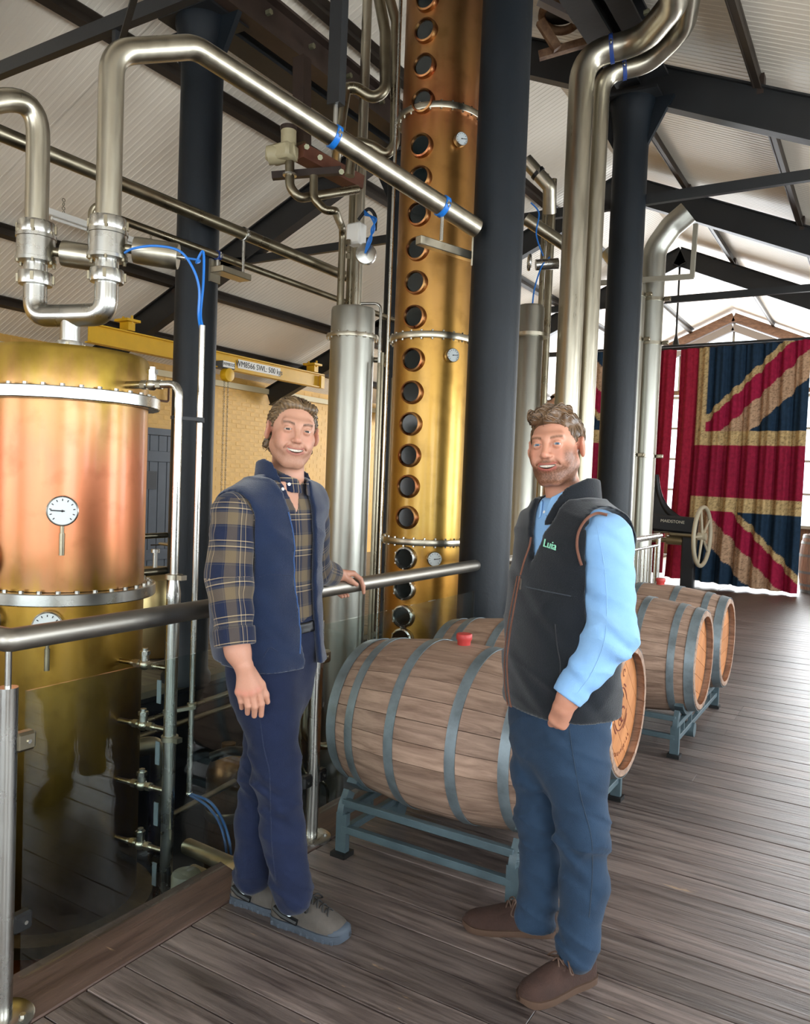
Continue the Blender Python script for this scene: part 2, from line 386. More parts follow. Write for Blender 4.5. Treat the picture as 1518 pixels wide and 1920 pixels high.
while y < 10.5:
    x0 = VX1+.24 if y > VY0 else -3.9
    cut = x0 + random.choice((1.2, 1.8, 2.4, 3.0, 3.6)) if y < 7 else None
    if cut: board(x0, round(cut, 1), y+BW/2, BW, FLOORM, 'a'); board(round(cut, 1), WR, y+BW/2, BW, FLOORM, 'a')
    else: board(x0, WR, y+BW/2, BW, FLOORM, 'a')
    y += BW
rest = MB()
while y < YF-.05:
    rest.box(((VX1+WR)/2, y+BW/2, -.02), (WR-VX1, BW-.006, .04)); y += BW
y = YB
while y < -1.05:
    rest.box(((-3.9+WR)/2, y+BW/2, -.02), (WR+3.9, BW-.006, .04)); y += BW
o = obj('floorboards', rest, FLOORM, floor, None, kind='stuff')
# long edge board beside the opening
EDGE = wood_mat('reddish edge board', '#2b201d', '#624d44', 2.2, (13, .9, 13), .45, .8, (.3, .75), .1, .5, scuff='#a58a6c')
o = bpy.data.objects.new('edge_board', mesh('edge_board', MB().box((VX1+.118, (VY0+YF)/2, -.02), (.236, YF-VY0, .046), None, .004), EDGE)); COL.objects.link(o); o.parent = floor
y = 2.6
while y < 7.2:
    o = bpy.data.objects.new('floorboard', bpy.data.meshes.get('farboard') or mesh('farboard', MB().box((0, 0, -.02), (VX0-.1-WL, .14, .04), None, .003), FLOORM2, None))
    COL.objects.link(o); o.parent = floor; o.location = ((VX0-.1+WL)/2, y, random.uniform(-.0015, .0015)); y += .146
rest = MB()
for a, b in ((YB, 2.55), (7.2, YF)):
    y = a
    while y < b-.1: rest.box(((VX0-.1+WL)/2, y+.073, -.02), (VX0-.1-WL, .14, .04)); y += .146
y = VY1
while y < YF-.1: rest.box(((VX0+VX1)/2, y+.073, -.02), (VX1-VX0-.02, .14, .04)); y += .146
obj('floorboards', rest, FLOORM2, floor, None, kind='stuff')
o = bpy.data.objects.new('edge_beam', mesh('edge_beam', MB().box((VX0-.05, (VY0+VY1)/2, -.012), (.14, VY1-VY0, .05), None, .004), mat('worn grey beam', '#6a6250', .6, var=.3, vscale=5))); COL.objects.link(o); o.parent = floor
fas = MB()
fas.box((VX0+.02, (VY0+VY1)/2, -.32), (.04, VY1-VY0, .5)); fas.box((VX1-.02, (VY0+VY1)/2, -.32), (.04, VY1-VY0, .5))
fas.box(((VX0+VX1)/2, VY0-.02, -.32), (VX1-VX0, .04, .5)); fas.box(((VX0+VX1)/2, VY1+.02, -.32), (VX1-VX0, .04, .5))
struct('trim_1', fas, mat('black fascia steel', '#0d1013', .45), None, 'black steel edge of the opening in the floor')
low = MB().box(((VX0+VX1)/2-.5, (VY0+VY1)/2, -1.45), (VX1-VX0+2.4, VY1-VY0+1, .1))
low.box((VX0-1.6, (VY0+VY1)/2, -.98), (.1, VY1-VY0+1, .84)); low.box((VX1+.62, (VY0+VY1)/2, -.98), (.1, VY1-VY0+1, .84))
low.box(((VX0+VX1)/2-.5, VY0-.45, -.98), (VX1-VX0+2.4, .1, .84)); low.box(((VX0+VX1)/2-.5, VY1+.45, -.98), (VX1-VX0+2.4, .1, .84))
struct('floor_lower', low, mat('dark concrete pit', '#2a2825', .7, var=.4, vscale=3), None, 'dark concrete floor below the opening')

# ---- roof lining: ribbed cream panels on both slopes, each about a metre wide
ROOFM = mat('cream ribbed roof lining', '#f3e8d6', .5, 0, var=.06, vscale=1.2)
ceil = struct('ceiling', MB().box((RX, (YB+YF)/2, RZ+.16), (.5, YF-YB, .04)), ROOFM, None, 'pitched roof lined with cream ribbed metal panels')
def roof_panel(side):
    xe = (WL-.3) if side < 0 else (WR+.3); L = abs(xe-RX); n = 15; pw = 1.0/n
    prof = []
    for k in range(n):
        y0 = k*pw
        prof += [(y0+.000, .0), (y0+pw*.62, .0), (y0+pw*.70, -.003), (y0+pw*.92, -.003)]
    prof += [(.992, 0), (.994, .014), (1.0, .014)]
    V = []; Fc = []
    for (yy, dz) in prof:
        V += [(RX, yy, RZ+dz), (xe, yy, RZ-RS*L+dz)]
    for q in range(len(prof)-1):
        a = 2*q; Fc.append((a, a+1, a+3, a+2) if side > 0 else (a+2, a+3, a+1, a))
    # upper skin so that the panel has thickness
    o = len(V); V += [(RX, 0, RZ+.06), (xe, 0, RZ-RS*L+.06), (RX, 1, RZ+.06), (xe, 1, RZ-RS*L+.06)]
    Fc.append((o, o+1, o+3, o+2))
    m = MB(); m.v = [Vector(v) for v in V]; m.f = Fc; return mesh('roof_panel', m, ROOFM)
for side in (-1, 1):
    me = roof_panel(side)
    for k in range(int(YF-YB)+1):
        o = bpy.data.objects.new('roof_panel', me); COL.objects.link(o); o.parent = ceil; o.location = (0, YB+k*1.0-.2, 0)
PUR = mat('dark brown purlin steel', '#33291f', .55, var=.3, vscale=4)
for x, h in ((-4.2, .1), (-5.33, .1), (-7.68, .1), (-8.76, .09), (-2.36, .1), (-1.02, .12), (.3, .1), (1.6, .1)):
    z = roofz(x); sg = -1 if x < RX else 1
    nrm = Vector((sg*RS, 0, 1)).normalized()
    m = MB(); c = Vector((x, 0, z)) - nrm*(h/2+.008)
    m.bar(c+Vector((0, YB, 0)), c+Vector((0, YF-.1, 0)), .012, h, nrm)
    m.bar(c-nrm*(h/2)+Vector((.03*sg, YB, 0)), c-nrm*(h/2)+Vector((.03*sg, YF-.1, 0)), .07, .012, nrm)
    m.bar(c+nrm*(h/2)+Vector((-.03*sg, YB, 0)), c+nrm*(h/2)+Vector((-.03*sg, YF-.1, 0)), .07, .012, nrm)
    o = obj('purlin', m, PUR, None, None); o.parent = ceil

# ---- trusses
rows = [2.95, 6.9, 10.6, 14.2]
names = ['over the pot still', 'meeting the heads of the far iron columns', 'beyond the columns', 'above the flag curtains']
for i, Y in enumerate(rows):
    t = thing('roof_truss', 'black steel roof truss with flat tie bar %s' % names[i], 'truss', (RX, Y, 4.05), 'black roof trusses')
    zc = RZ-.12-.16
    for sg, xe in ((-1, WL+.05), (1, WR-.05)):
        a = Vector((RX, Y, zc)); b = Vector((xe, Y, zc-RS*abs(xe-RX)))
        m = MB(); d = (b-a).normalized()
        m.bar(a-d*.05, b, .05, .30, (0, 0, 1)); 
        up = Vector((0, 0, 1)); n = (up-d*up.dot(d)).normalized()
        for s in (-1, 1): m.bar(a-d*.05+n*s*.15, b+n*s*.15, .13, .016, (0, 0, 1))
        obj('rafter', m, BEAM, t, None)
    half = (zc-.15-4.05)/RS
    m = MB().bar((RX-half-.9, Y, 4.05), (RX+half+.9, Y, 4.05), .05, .085)
    m.bar((RX-half-.9, Y+.03, 4.09), (RX+half+.9, Y+.03, 4.09), .09, .012)
    obj('tie_bar', m, BEAM, t, None)
    if i > 1: 
        obj('king_rod', MB().bar((RX, Y, zc-.1), (RX, Y, 4.05), .03, .03).cyl((RX, Y, 4.3), (RX, Y, 4.06), .012, .07, 12), BEAM, t)
    # cleats under the purlins
    for x in (-5.33, -7.68, -1.02, -2.36):
        obj('cleat', MB().box((x, Y+.02, roofz(x)-.09), (.05, .10, .16)), BROWN, t, None)

# ---- walls
YEL = mat('yellow painted brick', '#d9a953', .6, 0, var=.16, vscale=3, bump=.5, bscale=25)
yw = MB().box((WL-.12, (YB+YF)/2, 1.5), (.2, YF-YB, 4.2))
wl = struct('wall_left', yw, YEL, None, 'yellow painted brick side wall')
bm = mesh('brick', MB().box((0, 0, 0), (.03, .214, .066), None, .006), YEL)
ncount = 0; bricks = []
for r in range(int(2.9/.075)):
    z = .35+r*.075
    for k in range(int(11/.224)):
        yb = 3.6+k*.224+(.112 if r % 2 else 0)
        if 7.7 < yb < 9.1 and z < 2.25: continue
        # those seen between the still, the columns and the man
        q = Vector((WL, yb, z))-CAM; dd = q.dot(_f); px = 759+F*q.dot(R2)/dd; py = 960+F*q.dot(D2)/dd
        seen = (265 < px < 345 and 600 < py < 815) or (415 < px < 615 and 690 < py < 960) or (0 < px < 160 and 600 < py < 660)
        bricks.append((not seen, (yb-6)**2, yb, z))
bricks.sort(); restb = MB()
for i, (a, b_, yb, z) in enumerate(bricks):
    if i < 300:
        o = bpy.data.objects.new('brick', bm); COL.objects.link(o); o.parent = wl; o.location = (WL-.0325+random.uniform(-.002, .002), yb, z)
    else: restb.box((WL-.0325+random.uniform(-.002, .002), yb, z), (.03, .214, .066))
o = obj('bricks', restb, YEL, None, None, kind='stuff'); o.parent = wl
# cream wall plate under the eaves
struct('trim_2', MB().box((WL+.03, (YB+YF)/2, 3.03), (.08, YF-YB, .09)), mat('cream wall plate', '#cdbd95', .6), None, 'cream ledge along the top of the yellow wall')
# side wall with windows behind the camera's right
WALLM = mat('pale painted wall', '#b9b0a2', .7)
def window(n, c, wdt, hgt, axis, nx, nz, bar=.03, fm=None, label=None):
    """framed window; axis 'x' lies in a Y=const wall, 'y' lies in an X=const wall"""
    fm = fm or MATS['white enamel']
    def P(u, v, d): return Vector((c[0]+u, c[1]+d, c[2]+v)) if axis == 'x' else Vector((c[0]+d, c[1]+u, c[2]+v))
    def B(m, u, v, du, dv, dd):
        m.box(P(u, v, 0), (du, dd, dv) if axis == 'x' else (dd, du, dv))
    m = MB(); B(m, -wdt/2, 0, .07, hgt, .09); B(m, wdt/2, 0, .07, hgt, .09); B(m, 0, hgt/2, wdt+.07, .07, .09); B(m, 0, -hgt/2, wdt+.12, .07, .13)
    wn = struct('window_%d' % n, m, fm, None, label)
    for k in range(1, nx): 
        q = MB(); B(q, -wdt/2+wdt*k/nx, 0, bar, hgt, .05); obj('mullion', q, fm, None, None).parent = wn
    for k in range(1, nz):
        q = MB(); B(q, 0, -hgt/2+hgt*k/nz, wdt, bar, .05); obj('transom', q, fm, None, None).parent = wn
    for a in range(nx):
        for b in range(nz):
            q = MB(); B(q, -wdt/2+wdt*(a+.5)/nx, -hgt/2+hgt*(b+.5)/nz, wdt/nx-bar*.5, hgt/nz-bar*.5, .006); obj('pane', q, PANE, None, None).parent = wn
    return wn
ww = MB(); ys = [-1.6, 2.0, 5.6, 9.2]; z0, z1 = .85, 2.65
zt = roofz(WR)+.1
ww.box((WR+.06, (YB+YF)/2, z0/2), (.2, YF-YB, z0)); ww.box((WR+.06, (YB+YF)/2, (z1+zt)/2), (.2, YF-YB, zt-z1))
ed = [YB]+[v for y in ys for v in (y-1.2, y+1.2)]+[YF]
for a in range(0, len(ed), 2): ww.box((WR+.06, (ed[a]+ed[a+1])/2, (z0+z1)/2), (.2, ed[a+1]-ed[a], z1-z0))
struct('wall_right', ww, WALLM, None)
for i, y in enumerate(ys): window(i+3, (WR+.03, y, 1.75), 2.4, 1.8, 'y', 3, 2)
# end wall behind the camera: wide glazed doors
wb = MB(); wb.box((RX, YB-.1, 4.9), (WR-WL, .2, 2.4)); wb.box((-3.9, YB-.1, 1.85), (1.4, .2, 3.7)); wb.box((2.75, YB-.1, 1.85), (.5, .2, 3.7)); wb.box((-9.0, YB-.1, 1.85), (.9, .2, 3.7)); wb.box((-6.5, YB-.1, .25), (5, .2, .5)); wb.box((-6.6, YB-.1, 3.25), (5, .2, .9))
struct('wall_back', wb, WALLM, None)
window(7, (-.4, YB-.06, 1.85), 5.6, 3.6, 'x', 6, 3)
window(8, (-6.6, YB-.06, 1.65), 3.9, 2.3, 'x', 4, 2)
# far gable: timber boarding below, windows above, open glazed gable
WOODP = wood_mat('brown boarding', '#4a3423', '#7b5a3d', 3, (9, 9, .6), .6, .25, (.3, .7), .1)
wf = MB(); wf.box((RX, YF+.1, .42), (WR-WL, .2, .85)); wf.box((-7.7, YF+.1, 2.1), (3.4, .2, 4.2)); wf.box((1.6, YF+.1, 2.0), (2.6, .2, 4.0)); wf.box((RX, YF+.1, 3.98), (WR-WL, .16, .1))
struct('wall_far', wf, WOODP, None, 'far gable wall boarded in brown timber below its windows')
window(1, (-3.0, YF, 2.35), 5.8, 3.0, 'x', 9, 4, .05, mat('grey window frame', '#8d8a80', .5), 'tall multi pane window glimpsed past the edge of the flag curtains')
# glazed gable triangle with timber rafters
GT = wood_mat('gable timber', '#5b4334', '#8d6c57', 3, (3, 9, 9), .6, .2, (.3, .7), .1)
gx = 2.55; gz = RZ-.2
m = MB()
for sg in (-1, 1): m.bar((RX, YF-.1, gz), (RX+sg*(WR-RX), YF-.1, gz-RS*(WR-RX)), .2, .2)
m2 = MB()
for sg in (-1, 1): m2.bar((RX, YF-.16, gz-.24), (RX+sg*3.6, YF-.16, gz-.24-RS*3.6), .12, .16)
g = struct('window_2', m, GT, None, 'glazed gable triangle framed by brown timbers')
obj('timber_lining', m2, mat('grey timber lining', '#857d78', .6), None, None).parent = g
for sx in (-2.4, -1.2, 0, 1.2, 2.4):
    obj('mullion', MB().box((RX+sx, YF, 4.03+(gz-RS*abs(sx)-4.03)/2), (.05, .05, gz-RS*abs(sx)-4.03)), MATS['grey window frame'], None, None).parent = g
for a in (-2.4, -1.2, 0, 1.2):
    b = a+1.2; p = MB(); p.v = [Vector((RX+a, YF, 4.05)), Vector((RX+b, YF, 4.05)), Vector((RX+b, YF, gz-RS*abs(b))), Vector((RX+a, YF, gz-RS*abs(a)))]; p.f = [(0, 1, 2, 3)]
    obj('pane', p, PANE, None, None).parent = g
# upright oak cask beside the far window is built with the barrels

# ---- door in the yellow wall
DOORM = mat('blue-grey painted door', '#3c444d', .5, 0, var=.15, vscale=6)
DOORD = mat('black painted door leaf', '#15171a', .5)
yd0, yd1 = 7.83, 9.0; zd = 2.1
m = MB(); m.box((WL+.02, yd0-.05, zd/2), (.1, .1, zd)); m.box((WL+.02, yd1+.05, zd/2), (.1, .1, zd)); m.box((WL+.02, (yd0+yd1)/2, zd+.05), (.1, yd1-yd0+.2, .1))
dr = struct('door_1', m, DOORM, None, 'dark blue plank door in the yellow wall')
n = 7; dw = (yd1-yd0)/n
for k in range(n):
    mm = DOORM if k < 5 else DOORD
    obj('plank', MB().box((WL+.03, yd0+dw*(k+.5), zd/2), (.045, dw-.008, zd-.01), None, .004), mm, None, None).parent = dr
for z in (.3, 1.78): obj('ledge', MB().box((WL+.06, yd0+dw*2.5, z), (.03, dw*5, .16), None, .004), DOORM, None, None).parent = dr
h = MB().box((WL+.065, yd0+dw*1.0, 1.42), (.02, .26, .27)); obj('hatch', h, BLACK, None, None).parent = dr
hd = obj('handle', MB().tube(fillet([(WL+.06, yd1-.12, 1.0), (WL+.12, yd1-.12, 1.0), (WL+.12, yd1-.12, 1.22), (WL+.06, yd1-.12, 1.22)], .03), .012, 8), WHITE, None); hd.parent = dr
obj('latch', MB().box((WL+.07, yd1-.06, 1.62), (.04, .08, .13)), WHITE, None, None).parent = dr

# ================================================================== COLUMNS AND GIRDERS
def column(x, y, ztop, label, zb=0, r=.15):
    t = thing('iron_column', label, 'column', (x, y, zb), 'iron columns')
    obj('shaft', MB().lathe([(r*1.18, zb), (r*1.18, zb+.06), (r*1.04, zb+.1), (r*1.02, zb+.5), (r*.98, ztop-.45)], (x, y, 0), seg=48), IRON, t)
    obj('capital', MB().lathe([(r*.98, ztop-.45), (r*1.0, ztop-.3), (r*1.15, ztop-.12), (r*1.3, ztop-.04), (r*1.3, ztop)], (x, y, 0), seg=40), IRON, t)
    obj('head_plate', MB().box((x, y, ztop+.012), (.5, .4, .024)), BEAM, t, None)
    for sx in (-1, 1):
        m = MB(); m.v = [Vector((x+sx*r*.9, y-.02, ztop-.4)), Vector((x+sx*r*.9, y-.02, ztop)), Vector((x+sx*(r+.2), y-.02, ztop)), Vector((x+sx*r*.9, y+.02, ztop-.4)), Vector((x+sx*r*.9, y+.02, ztop)), Vector((x+sx*(r+.2), y+.02, ztop))]
        m.f = [(0, 1, 2), (5, 4, 3), (0, 3, 4, 1), (1, 4, 5, 2), (2, 5, 3, 0)]; obj('bracket', m, IRON, t, None)
    return t
CA = (-2.045, 4.30); CB = (XR, 6.85); CC = (-4.36, 4.12); CD = (-4.33, 6.82)
column(*CA, 4.88, 'thick blue-black iron column where the glass balustrade ends')
column(*CB, 4.88, 'blue-black iron column in front of the flag curtains')
column(*CC, 4.78, 'blue-black iron column carrying bracketed steel pipes beside the pot still', r=.152)
column(*CD, 4.78, 'blue-black iron column half hidden behind the tall copper column')
for x, lab in ((CC[0], 'black riveted girder running over the columns beside the pot still'), (CA[0], 'black riveted girder over the balustrade columns')):
    z0 = 4.79 if x < -3 else 4.98
    t = thing('girder', lab, 'girder', (x, 4, z0), 'black girders')
    zc = z0+.17
    hA = .34 if x < -3 else .26; zc = z0+hA/2; h2 = .28 if x < -3 else .17; z2 = zc-.02 if x < -3 else z0+.085
    obj('beam', MB().ibeam((x, YB+.2, zc), (x, 6.75, zc), .2, hA, .02), BEAM, t, None)
    obj('beam', MB().ibeam((x+.26, YB+.2, z2), (x+.26, 6.7, z2), .16, h2, .018), BROWN if x < -3 else BEAM, t, None)
    if x < -3: obj('timber_strip', MB().box((x+.13, 1.2, zc+.03), (.05, 11, .1)), mat('pale timber strip', '#8c8257', .6), t, None)
    for k in range(9):
        yy = 2.4+k*.5
        obj('bolt', MB().cyl((x+.345, yy, zc-.05), (x+.385, yy, zc-.05), .022, seg=6), mat('bare bolt', '#8d8a70', .45, .8), t)

# ================================================================== STILLS
# ---- pot still on the left
sx, sy, sr = -3.16, 2.24, .342
st = thing('copper_pot_still', 'wide copper pot still with bolted steel flanges behind the glass balustrade', 'still', (sx, sy, -.42))
ztop = 2.06
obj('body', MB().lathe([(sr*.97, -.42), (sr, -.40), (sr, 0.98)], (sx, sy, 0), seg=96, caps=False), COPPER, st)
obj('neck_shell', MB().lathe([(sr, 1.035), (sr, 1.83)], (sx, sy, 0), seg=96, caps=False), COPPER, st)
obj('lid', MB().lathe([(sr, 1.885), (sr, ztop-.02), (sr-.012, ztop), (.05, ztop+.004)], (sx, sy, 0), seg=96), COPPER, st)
for z in (1.007, 1.857):
    fl = obj('flange', MB().lathe([(sr-.01, z-.026), (sr+.048, z-.026), (sr+.052, z-.022), (sr+.052, z+.022), (sr+.048, z+.026), (sr-.01, z+.026)], (sx, sy, 0), seg=96), STEELP, st)
    for k in range(32):
        a = 2*PI*k/32+.1; c = (sx+(sr+.026)*math.cos(a), sy+(sr+.026)*math.sin(a))
        obj('bolt', MB().cyl((c[0], c[1], z+.02), (c[0], c[1], z+.037), .011, seg=6), STEELP, fl)
obj('foot_ring', MB().lathe([(sr+.075, -.47), (sr+.075, -.42), (sr-.02, -.41)], (sx, sy, 0), seg=64), mat('tarnished foot ring', '#6a5a40', .5, .6, var=.4, vscale=12), st)
obj('plinth', MB().lathe([(sr+.06, -1.4), (sr+.06, -.5), (sr+.05, -.47)], (sx, sy, 0), seg=64), mat('orange copper plinth', '#a4591f', .4, .7, var=.3, vscale=4), st)
def gauge(c, n, r, parent, stem=True, name='gauge', text_='', needle=2.6):
    n = Vector(n).normalized(); c = Vector(c); x = Vector((0, 0, 1)).cross(n).normalized(); u = n.cross(x)
    g = obj(name, MB().lathe([(r*.6, -.02), (r*.98, -.012), (r, 0), (r, .022), (r*.93, .027), (r*.9, .02), (.001, .02)], c, n, 40), STEELP, parent)
    obj('dial', MB().disc(c+n*.0215, n, r*.9, .002, 36), DIAL, g)
    nd = MB(); d = x*math.cos(needle)+u*math.sin(needle)
    nd.bar(c+n*.0245-d*r*.15, c+n*.0245+d*r*.72, .004*r/.05, .001, n); nd.disc(c+n*.0245, n, r*.08, .003, 12)
    obj('needle', nd, INK, g, None)
    tk = MB()
    for k in range(11):
        a = math.radians(-45+27*k); e = x*math.cos(a)+u*math.sin(a)
        tk.bar(c+n*.0235+e*r*.66, c+n*.0235+e*r*.8, .003*r/.05, .001, n)
    obj('scale_marks', tk, INK, g, None)
    if stem:
        obj('stem', MB().cyl(c-u*r*.9+n*.012, c-u*(r+.11)+n*.012, .008, seg=12).cyl(c-u*(r+.03)+n*.012, c-u*(r+.12)+n*.012, .011, seg=12), STEELD, g)
    return g
def onstill(px, py, rr=sr):
    v = ray(px, py); ox, oy = -sx, -sy
    A = v.x**2+v.y**2; B = 2*(v.x*ox+v.y*oy); C = ox*ox+oy*oy-rr*rr; t = (-B-math.sqrt(max(0, B*B-4*A*C)))/(2*A)
    p = CAM+v*t; return p, Vector((p.x-sx, p.y-sy, 0)).normalized()
p, n = onstill(118, 957); g = gauge(p+n*.03, n, .062, st, needle=3.1)
obj('socket', MB().cyl(p-n*.01, p+n*.02, .02), STEELD, g)
p, n = onstill(93, 1171); g = gauge(p+n*.03, n, .062, st, needle=3.1)
obj('socket', MB().cyl(p-n*.01, p+n*.02, .02), STEELD, g)
for px, py, rr, mm in ((-25, 1045, .085, BRONZE), (-16, 1160, .06, STEELD)):
    p, n = onstill(px, py)
    hw = obj('inspection_hatch', MB().lathe([(rr*1.02, -.03), (rr*1.02, .03), (rr, .045), (rr*.9, .05), (.001, .05)], p, n, 40), mm, st)
    obj('hatch_rim', MB().torus(p+n*.03, n, rr*1.02, .008, 36, 8), STEELD, hw)
# top connection: union, tee and the two arms
def union(c, n, r, parent, name='union_nut'):
    n = Vector(n).normalized(); c = Vector(c)
    g = obj(name, MB().lathe([(r, -.03), (r*1.35, -.028), (r*1.4, -.02), (r*1.4, .02), (r*1.35, .028), (r, .03)], c, n, 40), STEELP, parent)
    for k in range(4):
        a = k*PI/2; u = n.orthogonal().normalized(); q = Quaternion(n, a) @ u
        obj('slot', MB().bar(c+q*r*1.36-n*.018, c+q*r*1.36+n*.018, .014, .02, q), STEELD, g, None)
    return g
def valve(c, parent, r=.08, h=.12):
    b = obj('valve_body', MB().lathe([(r*.72, -h/2), (r, -h/2+.004), (r, -h/2+.02), (r*.95, -h/2+.022), (r*.95, h/2-.022), (r, h/2-.02), (r, h/2-.004), (r*.72, h/2)], c, seg=48), STEELP, parent)
    for sg in (-1, 1):
        for k in range(6):
            a = k*PI/3+.3; q = Vector((math.cos(a)*r*.93, math.sin(a)*r*.93, sg*h/2)); obj('bolt', MB().cyl(Vector(c)+q-Vector((0, 0, .008)), Vector(c)+q+Vector((0, 0, .008)), .008, seg=6), STEELD, b)
    return b
D0 = 3.5
T = Vector((sx, sy, 0))
tee = thing('swan_neck_tee', 'polished steel tee on top of the copper pot still feeding two valves', 'pipe', (sx, sy, ztop))
union((sx, sy, ztop+.03), (0, 0, 1), .042, tee)
obj('riser', MB().cyl((sx, sy, ztop), (sx, sy, 2.24), .042), STEELP, tee)
pa = at(200, 530, depth=3.46); pb = at(66, 545, depth=3.56)
zb = 2.235
obj('cross_tube', MB().tube(fillet([(pb.x, pb.y, 2.38), (pb.x, pb.y, zb), (sx, sy, zb), (pa.x, pa.y, zb), (pa.x, pa.y, 2.38)], .1, 10), .05, 28), STEELP, tee)
arms = []
for q, dp, lab in ((pa, 3.46, 'right hand'), (pb, 3.56, 'left hand')):
    v = thing('butterfly_valve', 'round steel butterfly valve with actuator on the %s riser above the pot still' % lab, 'valve', (q.x, q.y, 2.38), 'valves above the pot still')
    union((q.x, q.y, 2.40), (0, 0, 1), .052, v)
    obj('lower_tube', MB().cyl((q.x, q.y, 2.36), (q.x, q.y, 2.5), .05), STEELP, v)
    valve((q.x, q.y, 2.535), v, .086, .13)
    union((q.x, q.y, 2.625), (0, 0, 1), .056, v, 'upper_union')
    a0 = at(202 if q is pa else 66, 488, depth=dp-.05); dirv = Vector((.78, .62, -.09)).normalized()
    c0 = Vector((q.x, q.y, 2.535))
    obj('actuator_neck', MB().cyl(c0+dirv*.07, c0+dirv*.125, .02), STEELD, v)
    ac = obj('actuator', MB().lathe([(.03, .11), (.056, .115), (.058, .13), (.058, .295), (.054, .305), (.001, .307)], c0, dirv, 36), STEEL, v)
    obj('air_fitting', MB().cyl(c0+dirv*.30, c0+dirv*.335, .01), STEELP, ac)
    if q is pa: HOSE0 = c0+dirv*.332; VALVE0 = c0.copy()
obj_pipe = []
def pipe(name, label, pts, r, m, rad=.12, seg=24, clamps=(), group=None, cat='pipe', seams=()):
    t = thing(name, label, cat, tuple(Vector(pts[0])), group)
    P = fillet(pts, rad, 10) if rad else [Vector(p) for p in pts]
    obj('tube', MB().tube(P, r, seg), m, t)
    for (c, n, mm) in clamps:
        n = Vector(n).normalized(); c = Vector(c)
        k = obj('clamp', MB().lathe([(r, -.016), (r+.007, -.014), (r+.007, .014), (r, .016)], c, n, 28, False), mm, t)
        u = n.cross(Vector((0, 0, 1))).normalized()
        obj('clamp_bolt', MB().cyl(c+u*(r+.004)-Vector((0, 0, .02)), c+u*(r+.004)+Vector((0, 0, .02)), .006, seg=6).box(c+u*(r+.006), (.022, .022, .012)), STEELP, k)
    for c, n in seams: obj('weld_seam', MB().torus(c, n, r, .0025, 32, 6), m, t)
    return t
# right arm: up, over and down along the hall to the iron column
e1 = at(225, 112, depth=3.48); e1b = at(365, 88, depth=3.62); e2 = at(893, 428, depth=4.52)
P1 = [Vector((pa.x, pa.y, 2.6)), Vector((pa.x, pa.y, e1.z)), e1b, e2]
dd = (e2-e1b).normalized()
c1 = e1b+dd*((at(620, 265, depth=4.05)-e1b).dot(dd)); c2 = e1b+dd*((at(822, 392, depth=4.42)-e1b).dot(dd))
pipe('vapour_pipe', 'large bright steel vapour pipe arching from the pot still across to the iron column', P1, .054, STEEL, .14, 32, [(c1, dd, BLUE), (c2, dd, BLUE)])
e3 = at(62, 190, depth=3.56); e4 = at(-90, 205, depth=3.25)
pipe('vapour_pipe', 'bright steel vapour pipe rising from the left hand valve and bending out of view', [(pb.x, pb.y, 2.6), (pb.x, pb.y, e3.z+.02), e4], .05, STEEL, .13, 32)
lp = MB().tube(fillet([at(205, 432, depth=3.5), at(172, 432, depth=3.55), at(172, 388, depth=3.55), at(205, 382, depth=3.55)], .05), .017, 14)
tag(obj('bypass_loop', lp, STEELD), 'small steel bypass loop beside the right hand riser', 'pipe')
# hanger and bracket of the arched pipe
t = thing('pipe_hanger', 'short black bar hanging the riser bend from the tie bar over the pot still', 'hanger', (pa.x, 2.95, 3.6))
hb = at(216, 120, Y=2.95)
obj('drop_bar', MB().bar((hb.x, 2.95, hb.z), (hb.x, 2.95, 4.05), .03, .03, (1, 0, 0)), BEAM, t, None)
obj('foot', MB().bar((hb.x, 2.95, hb.z+.01), (e1.x+.1, e1.y+.05, hb.z-.01), .03, .02), BEAM, t, None)
t = thing('pipe_hanger', 'black box section hanger holding the arched vapour pipe from the girder', 'hanger', (c1.x, c1.y, c1.z+.055))
obj('drop_bar', MB().bar(c1+Vector((0, 0, .16)), (c1.x, c1.y, 5.6), .075, .055, (0, 1, 0)), BEAM, t, None)
obj('rod', MB().cyl(c1+Vector((0, 0, .055)), c1+Vector((0, 0, .17)), .012), STEELP, t)
br = thing('pipe_bracket', 'pale steel arm bracket fixed to the thick iron column under the arched pipe', 'bracket', (CA[0]-.15, CA[1], 2.85))
b0 = at(784, 450, depth=4.4); b1 = at(893, 436, depth=4.53)
b1 = Vector((CA[0]-.13, CA[1]-.06, b0.z)); 
obj('arm', MB().bar(b0, b1, .05, .05, bev=.004), STEEL, br, None)
obj('stud', MB().cyl((c2.x, c2.y, b0.z), (c2.x, c2.y, c2.z-.05), .01), STEELP, br)
obj('plate', MB().bar(b1+Vector((0, 0, -.06)), b1+Vector((0, 0, .12)), .09, .012, (1, .4, 0)), STEEL, br, None)

# ---- tall copper rectifying column with sight glasses
cx, cy, cr = -2.60, 4.53, .252
ct = thing('copper_column_still', 'tall slender golden copper column still with a ladder of round sight glasses', 'still', (cx, cy, -1.4))
zs = [-1.42, 1.165, 2.475, 3.885, 5.25]
for a, b in zip(zs[:-1], zs[1:]):
    obj('section', MB().lathe([(cr, a+.02), (cr, b-.02)], (cx, cy, 0), seg=72, caps=False), COPPER2, ct)
for z in zs[1:4]:
    fl = obj('flange', MB().lathe([(cr-.005, z-.02), (cr+.028, z-.02), (cr+.03, z-.017), (cr+.03, z+.017), (cr+.028, z+.02), (cr-.005, z+.02)], (cx, cy, 0), seg=72), STEEL, ct)
    for k in range(24):
        a = 2*PI*k/24; q = Vector((cx+(cr+.016)*math.cos(a), cy+(cr+.016)*math.sin(a), z)); sg = 1
        obj('bolt', MB().cyl(q-Vector((0, 0, .03)), q+Vector((0, 0, .03)), .0075, seg=6), STEELP, fl)
